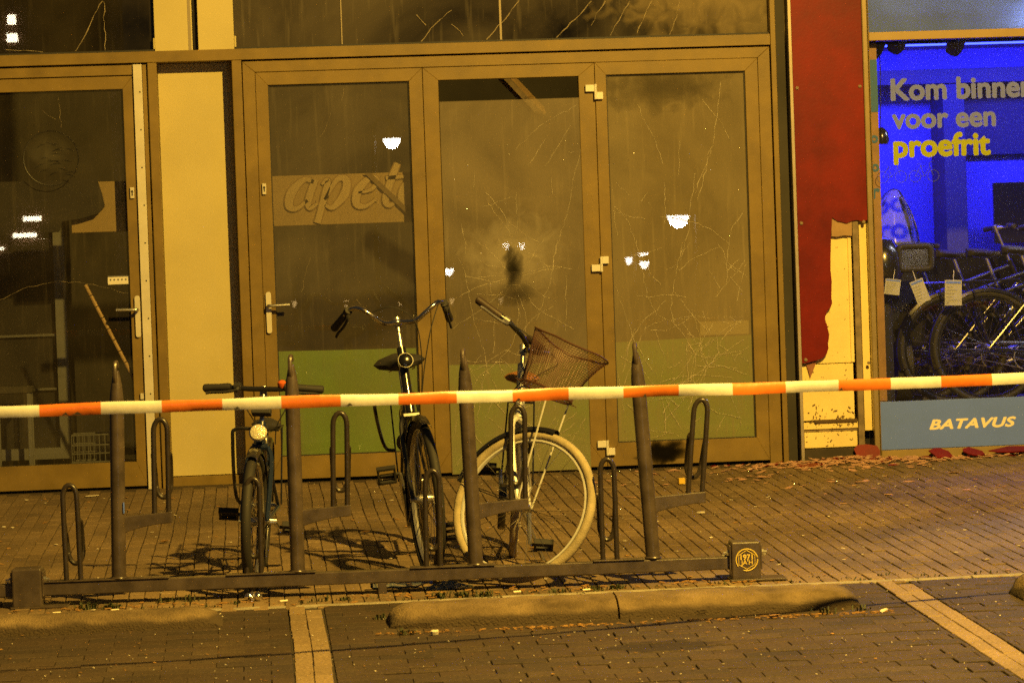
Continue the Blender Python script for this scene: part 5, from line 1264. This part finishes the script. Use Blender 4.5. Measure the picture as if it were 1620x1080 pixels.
b = MB(); b.prism([(3.535, 0.005), (3.60, -0.03), (3.672, -0.012), (3.676, 0.03), (3.66, 0.060), (3.60, 0.072), (3.54, 0.068), (3.52, 0.045)], -0.03, -0.022)
o = b.build('panel_shard', [M['red'], M['redraw']]); o.rotation_euler = (R(-14), 0, 0); o.location = (0, -0.012, 0.012)
tag(o, 'largest red panel shard leaning against the foot of the broken column', 'shard')
shard('panel_shard', 'flat dark red shard under the left part of the blue sign', 4.02, -0.10, 0.09, M['red'], 'broken red panel shards', 3, 0.35, up=0.02)
shard('panel_shard', 'dark red shard under the first letters of the blue sign', 4.22, -0.07, 0.075, M['red'], 'broken red panel shards', 4, 0.35, up=0.02)
shard('panel_shard', 'long dark red shard under the last letters of the blue sign', 4.46, -0.06, 0.12, M['red'], 'broken red panel shards', 5, 0.3, asp=0.4, up=0.02)
shard('panel_shard', 'red shard lying left of the column foot by the dark gap', 3.2, -0.28, 0.10, M['red'], 'broken red panel shards', 6, 0.06)
def scatter(name, material, n, fx, fy, smin, smax, seed, hmax=0.004, pile=None, asp=0.5):
    rnd = random.Random(seed); b = MB()
    for _ in range(n):
        x, y = fx(rnd), fy(rnd); s = rnd.uniform(smin, smax); a = rnd.uniform(-0.6, 0.6); k = rnd.randint(4, 6)
        up = pile(x, y) * rnd.random() if pile else 0
        tl = rnd.gauss(0, 0.22); tl2 = rnd.gauss(0, 0.15); th = rnd.uniform(0.3, 1) * hmax
        mx = Matrix.Translation(ground_pt(x, y, 0.004 + up)) @ Matrix.Rotation(a, 4, 'Z') @ Matrix.Rotation(tl, 4, 'X') @ Matrix.Rotation(tl2, 4, 'Y')
        pts = [(s * rnd.uniform(.6, 1.2) * math.cos(2 * math.pi * q / k), s * asp * rnd.uniform(.5, 1.3) * math.sin(2 * math.pi * q / k)) for q in range(k)]
        b.xf = lambda p, mx=mx: mx @ p
        b.add([(u, v, 0) for u, v in pts] + [(u, v, th) for u, v in pts], [tuple(range(k - 1, -1, -1)), tuple(range(k, 2 * k))] + [(i, (i + 1) % k, (i + 1) % k + k, i + k) for i in range(k)])
    o = b.build(name, material); tag(o, kind='stuff'); return o
pinkcore = mat('pale_panel_core', (0.58, 0.34, 0.24), 0.6, var=0.4, vscale=25)
scatter('panel_debris', pinkcore, 300, lambda r: r.gauss(3.45, 0.30), lambda r: -0.10 - abs(r.gauss(0, 0.17)), 0.006, 0.036, 31, 0.007, lambda x, y: 0.035 * max(0, 1 - abs(x - 3.5) / 0.5) * max(0, 1 - abs(y + 0.12) / 0.3))
scatter('panel_debris', M['red'], 34, lambda r: r.gauss(3.5, 0.4), lambda r: -0.06 - abs(r.gauss(0, 0.16)), 0.008, 0.035, 32, 0.006, lambda x, y: 0.03 * max(0, 1 - abs(x - 3.5) / 0.5))
scatter('panel_debris', pinkcore, 80, lambda r: r.uniform(3.7, 5.2), lambda r: -0.05 - abs(r.gauss(0, 0.09)), 0.006, 0.03, 33, 0.006)
scatter('panel_debris', pinkcore, 70, lambda r: r.gauss(3.0, 0.55), lambda r: -0.2 - abs(r.gauss(0, 0.9)), 0.008, 0.035, 34, 0.004)
scatter('glass_crumbs', M['foil'], 260, lambda r: r.gauss(2.2, 1.0), lambda r: -0.05 - abs(r.gauss(0, 0.9)), 0.002, 0.006, 35, 0.004, asp=0.9)
scatter('litter_crumbs', M['paper'], 160, lambda r: r.uniform(-1.6, 4.0), lambda r: r.uniform(-5.0, -0.1), 0.003, 0.013, 36, 0.003)
scatter('litter_crumbs', M['leaf'], 190, lambda r: r.uniform(-1.7, 4.0), lambda r: r.uniform(-5.0, -0.1), 0.004, 0.018, 37, 0.003)
scatter('litter_crumbs', M['paper'], 420, lambda r: r.uniform(-1.6, 3.6), lambda r: r.uniform(-7.4, -5.15), 0.0014, 0.0048, 38, 0.003, asp=0.8)
scatter('litter_crumbs', M['leaf'], 260, lambda r: r.uniform(-1.6, 3.6), lambda r: r.uniform(-7.4, -5.1), 0.002, 0.009, 39, 0.003)
scatter('litter_crumbs', M['leaf'], 200, lambda r: r.uniform(0.45, 2.5), lambda r: -5.95 - abs(r.gauss(0, 0.03)), 0.004, 0.016, 40, 0.006, asp=0.3)
scatter('litter_crumbs', M['leaf'], 240, lambda r: r.uniform(-1.6, 2.2), lambda r: r.gauss(-4.93, 0.06), 0.004, 0.02, 41, 0.005, asp=0.4)
def dead_leaf(label, x, y, s, rz, grp='fallen leaves'):
    b = MB(); n = 9; vs, fs = [], []
    mx = Matrix.Translation(ground_pt(x, y, 0.006)) @ Matrix.Rotation(rz, 4, 'Z')
    b.xf = lambda p: mx @ p
    for i in range(n):
        t = i / (n - 1); w = s * 0.42 * math.sin(math.pi * min(1, t * 1.02)) ** 0.8 * (1 + 0.25 * math.sin(i * 2.6)) + 0.001
        cx = (t - .5) * s * 1.3; cz = 0.25 * s * (t - .5) ** 2 * 2
        vs += [(cx, -w, cz + w * 0.45), (cx, 0, cz), (cx, w, cz + w * 0.35)]
    for i in range(n - 1):
        for j in range(2): fs.append((i * 3 + j, i * 3 + j + 1, (i + 1) * 3 + j + 1, (i + 1) * 3 + j))
    b.add(vs, fs); o = b.build('dead_leaf', M['leaf'], None, True); sm_ = o.modifiers.new('thick', 'SOLIDIFY'); sm_.thickness = 0.0012
    tag(o, label, 'leaf', grp)
dead_leaf('large curled brown leaf beside the front wheel with the cream tyre', 1.305, -3.62, 0.085, 0.3)
dead_leaf('small leaf behind the first rack post', -0.46, -2.7, 0.05, 1.0)
dead_leaf('pale leaf between the second rack post and the black bicycle', 0.53, -2.65, 0.04, 0.5)
dead_leaf('yellow leaf on the road near the right pale strip', 2.0, -5.98, 0.045, 0.7)
o = shard('paper_scrap', 'flat pale card lying before the left glass door', -0.93, -0.35, 0.05, M['paper'], None, 9, 0.0, 0.003, 0.5)
o = shard('paper_scrap', 'pale scrap of paper just right of the long wheel stop', 2.44, -5.95, 0.04, M['paper'], None, 10, 0.1, 0.004, 0.35)
o = shard('paper_scrap', 'crumpled white scrap in front of the long wheel stop', 0.665, -6.02, 0.016, M['paper'], None, 12, 0.3, 0.014, 0.8)
o = shard('paper_scrap', 'pale chip lying right of the fourth rack post', 2.25, -2.4, 0.022, M['paper'], None, 13, 0.1, 0.006, 0.5)
b = MB(); b.obox(ground_pt(2.355, -0.97, 0.018), (0.036, 0.006, 0), (-0.004, 0.03, 0), (0, 0, 0.034)); o = b.build('foam_block', M['yellowplastic'], None, bevel=0.003); tag(o, 'small bright yellow foam block behind the rightmost high hoop', 'litter')
for i, (x, y, lab) in enumerate([(-0.86, -5.03, 'cigarette stub by the left rack box'), (-0.62, -5.02, 'cigarette stub right of the left rack box'), (0.08, -4.97, 'cigarette stub above the left pale strip'), (1.06, -5.0, 'cigarette stub behind the long wheel stop'), (1.35, -5.03, 'cigarette stub near the joint of the long wheel stop')]):
    b = MB(); p = ground_pt(x, y, 0.009); b.tube([p, p + Vector((0.032, 0.004, 0.001))], 0.0045, 8); tag(b.build('cigarette_stub', M['letterwhite'], None, True), lab, 'litter', 'cigarette stubs')
bo = empty('plastic_bottle', ground_pt(0.60, -4.72, 0.034), (0, 0, R(-4))); tag(bo, 'crushed clear plastic bottle lying under the rack beam', 'bottle')
b = MB(); b.lathe((-0.13, 0, 0), [(0.02, 0.0), (0.030, 0.01), (0.031, 0.05), (0.024, 0.09), (0.031, 0.12), (0.026, 0.17), (0.030, 0.19), (0.012, 0.235), (0.012, 0.25)], 14, (1, 0, 0)); b.build('bottle_body', M['bottle'], bo, True)
b = MB(); b.lathe((0.122, 0, 0), [(0.014, 0), (0.014, 0.014)], 12, (1, 0, 0)); b.build('cap', M['bluefoil'], bo, True)
pb = MB(); rnd = random.Random(77)
n, m = 14, 8; vs, fs = [], []
for i in range(n):
    for j in range(m):
        x, y = 0.70 + i * 0.016, -4.80 + j * 0.016
        vs.append((x + rnd.uniform(-.004, .004), y + rnd.uniform(-.004, .004), gz(y) + 0.006 + rnd.random() * 0.035 * math.sin(math.pi * i / (n - 1)) * math.sin(math.pi * j / (m - 1))))
for i in range(n - 1):
    for j in range(m - 1): fs.append((i * m + j, (i + 1) * m + j, (i + 1) * m + j + 1, i * m + j + 1))
pb.add(vs, fs); o = pb.build('plastic_bag', M['bottle']); sm_ = o.modifiers.new('thick', 'SOLIDIFY'); sm_.thickness = 0.001; tag(o, 'crumpled clear plastic bag under the rack beam beside the bottle', 'litter')
fo = MB(); vs, fs = [], []
rnd = random.Random(5); n, m = 7, 6
for i in range(n + 1):
    for j in range(m):
        a = 2 * math.pi * j / m; t = i / n; r = 0.022 * math.sin(math.pi * (0.08 + 0.84 * t)) * rnd.uniform(0.6, 1.35)
        vs.append((-0.03 + (t - .5) * 0.075, -4.88 + r * math.cos(a), gz(-4.88) + 0.022 + r * math.sin(a)))
for i in range(n):
    for j in range(m): fs.append((i * m + j, i * m + (j + 1) % m, (i + 1) * m + (j + 1) % m, (i + 1) * m + j))
fs += [tuple(range(m - 1, -1, -1)), tuple(n * m + j for j in range(m))]
fo.add(vs, fs); tag(fo.build('foil_wrapper', M['foil']), 'crumpled silver foil wrapper in front of the rack beam', 'litter')
# weeds in the seams
rnd = random.Random(12); b = MB()
def tuft(x, y, n, h):
    for _ in range(n):
        a = rnd.uniform(0, 6.28); l = h * 0.55 * rnd.uniform(.4, 1.1); w = 0.0022
        p = ground_pt(x + rnd.gauss(0, .02), y + rnd.gauss(0, .012)); d = Vector((math.cos(a), math.sin(a), 0))
        q = Vector((-d.y, d.x, 0)) * w
        mid = p + d * l * .35 + Vector((0, 0, l * .8)); tip = p + d * l * .9 + Vector((0, 0, l * .9))
        b.add([p - q, p + q, mid + q * 1.3, mid - q * 1.3, tip], [(0, 1, 2, 3), (3, 2, 4)])
for x, y, n, h in [(-0.72, -4.90, 60, 0.06), (-0.62, -4.92, 60, 0.05), (-0.40, -4.80, 30, 0.05), (-0.30, -4.80, 24, 0.06), (-0.1, -4.95, 20, 0.04), (0.75, -5.02, 60, 0.05), (0.85, -5.02, 70, 0.05), (0.93, -5.03, 50, 0.05), (0.35, -4.98, 30, 0.04), (1.4, -4.98, 60, 0.04), (1.5, -4.97, 60, 0.035), (1.25, -5.0, 30, 0.03), (0.25, -4.97, 20, 0.05), (0.48, -5.55, 30, 0.05), (0.55, -5.97, 30, 0.05), (2.2, -5.95, 20, 0.06), (2.36, -5.9, 20, 0.05)]: tuft(x, y, n, h)
for _ in range(60): tuft(rnd.uniform(-1.6, 3.2), rnd.gauss(-5.0, 0.05), 6, 0.022)
tag(b.build('weeds', M['weed']), kind='stuff')
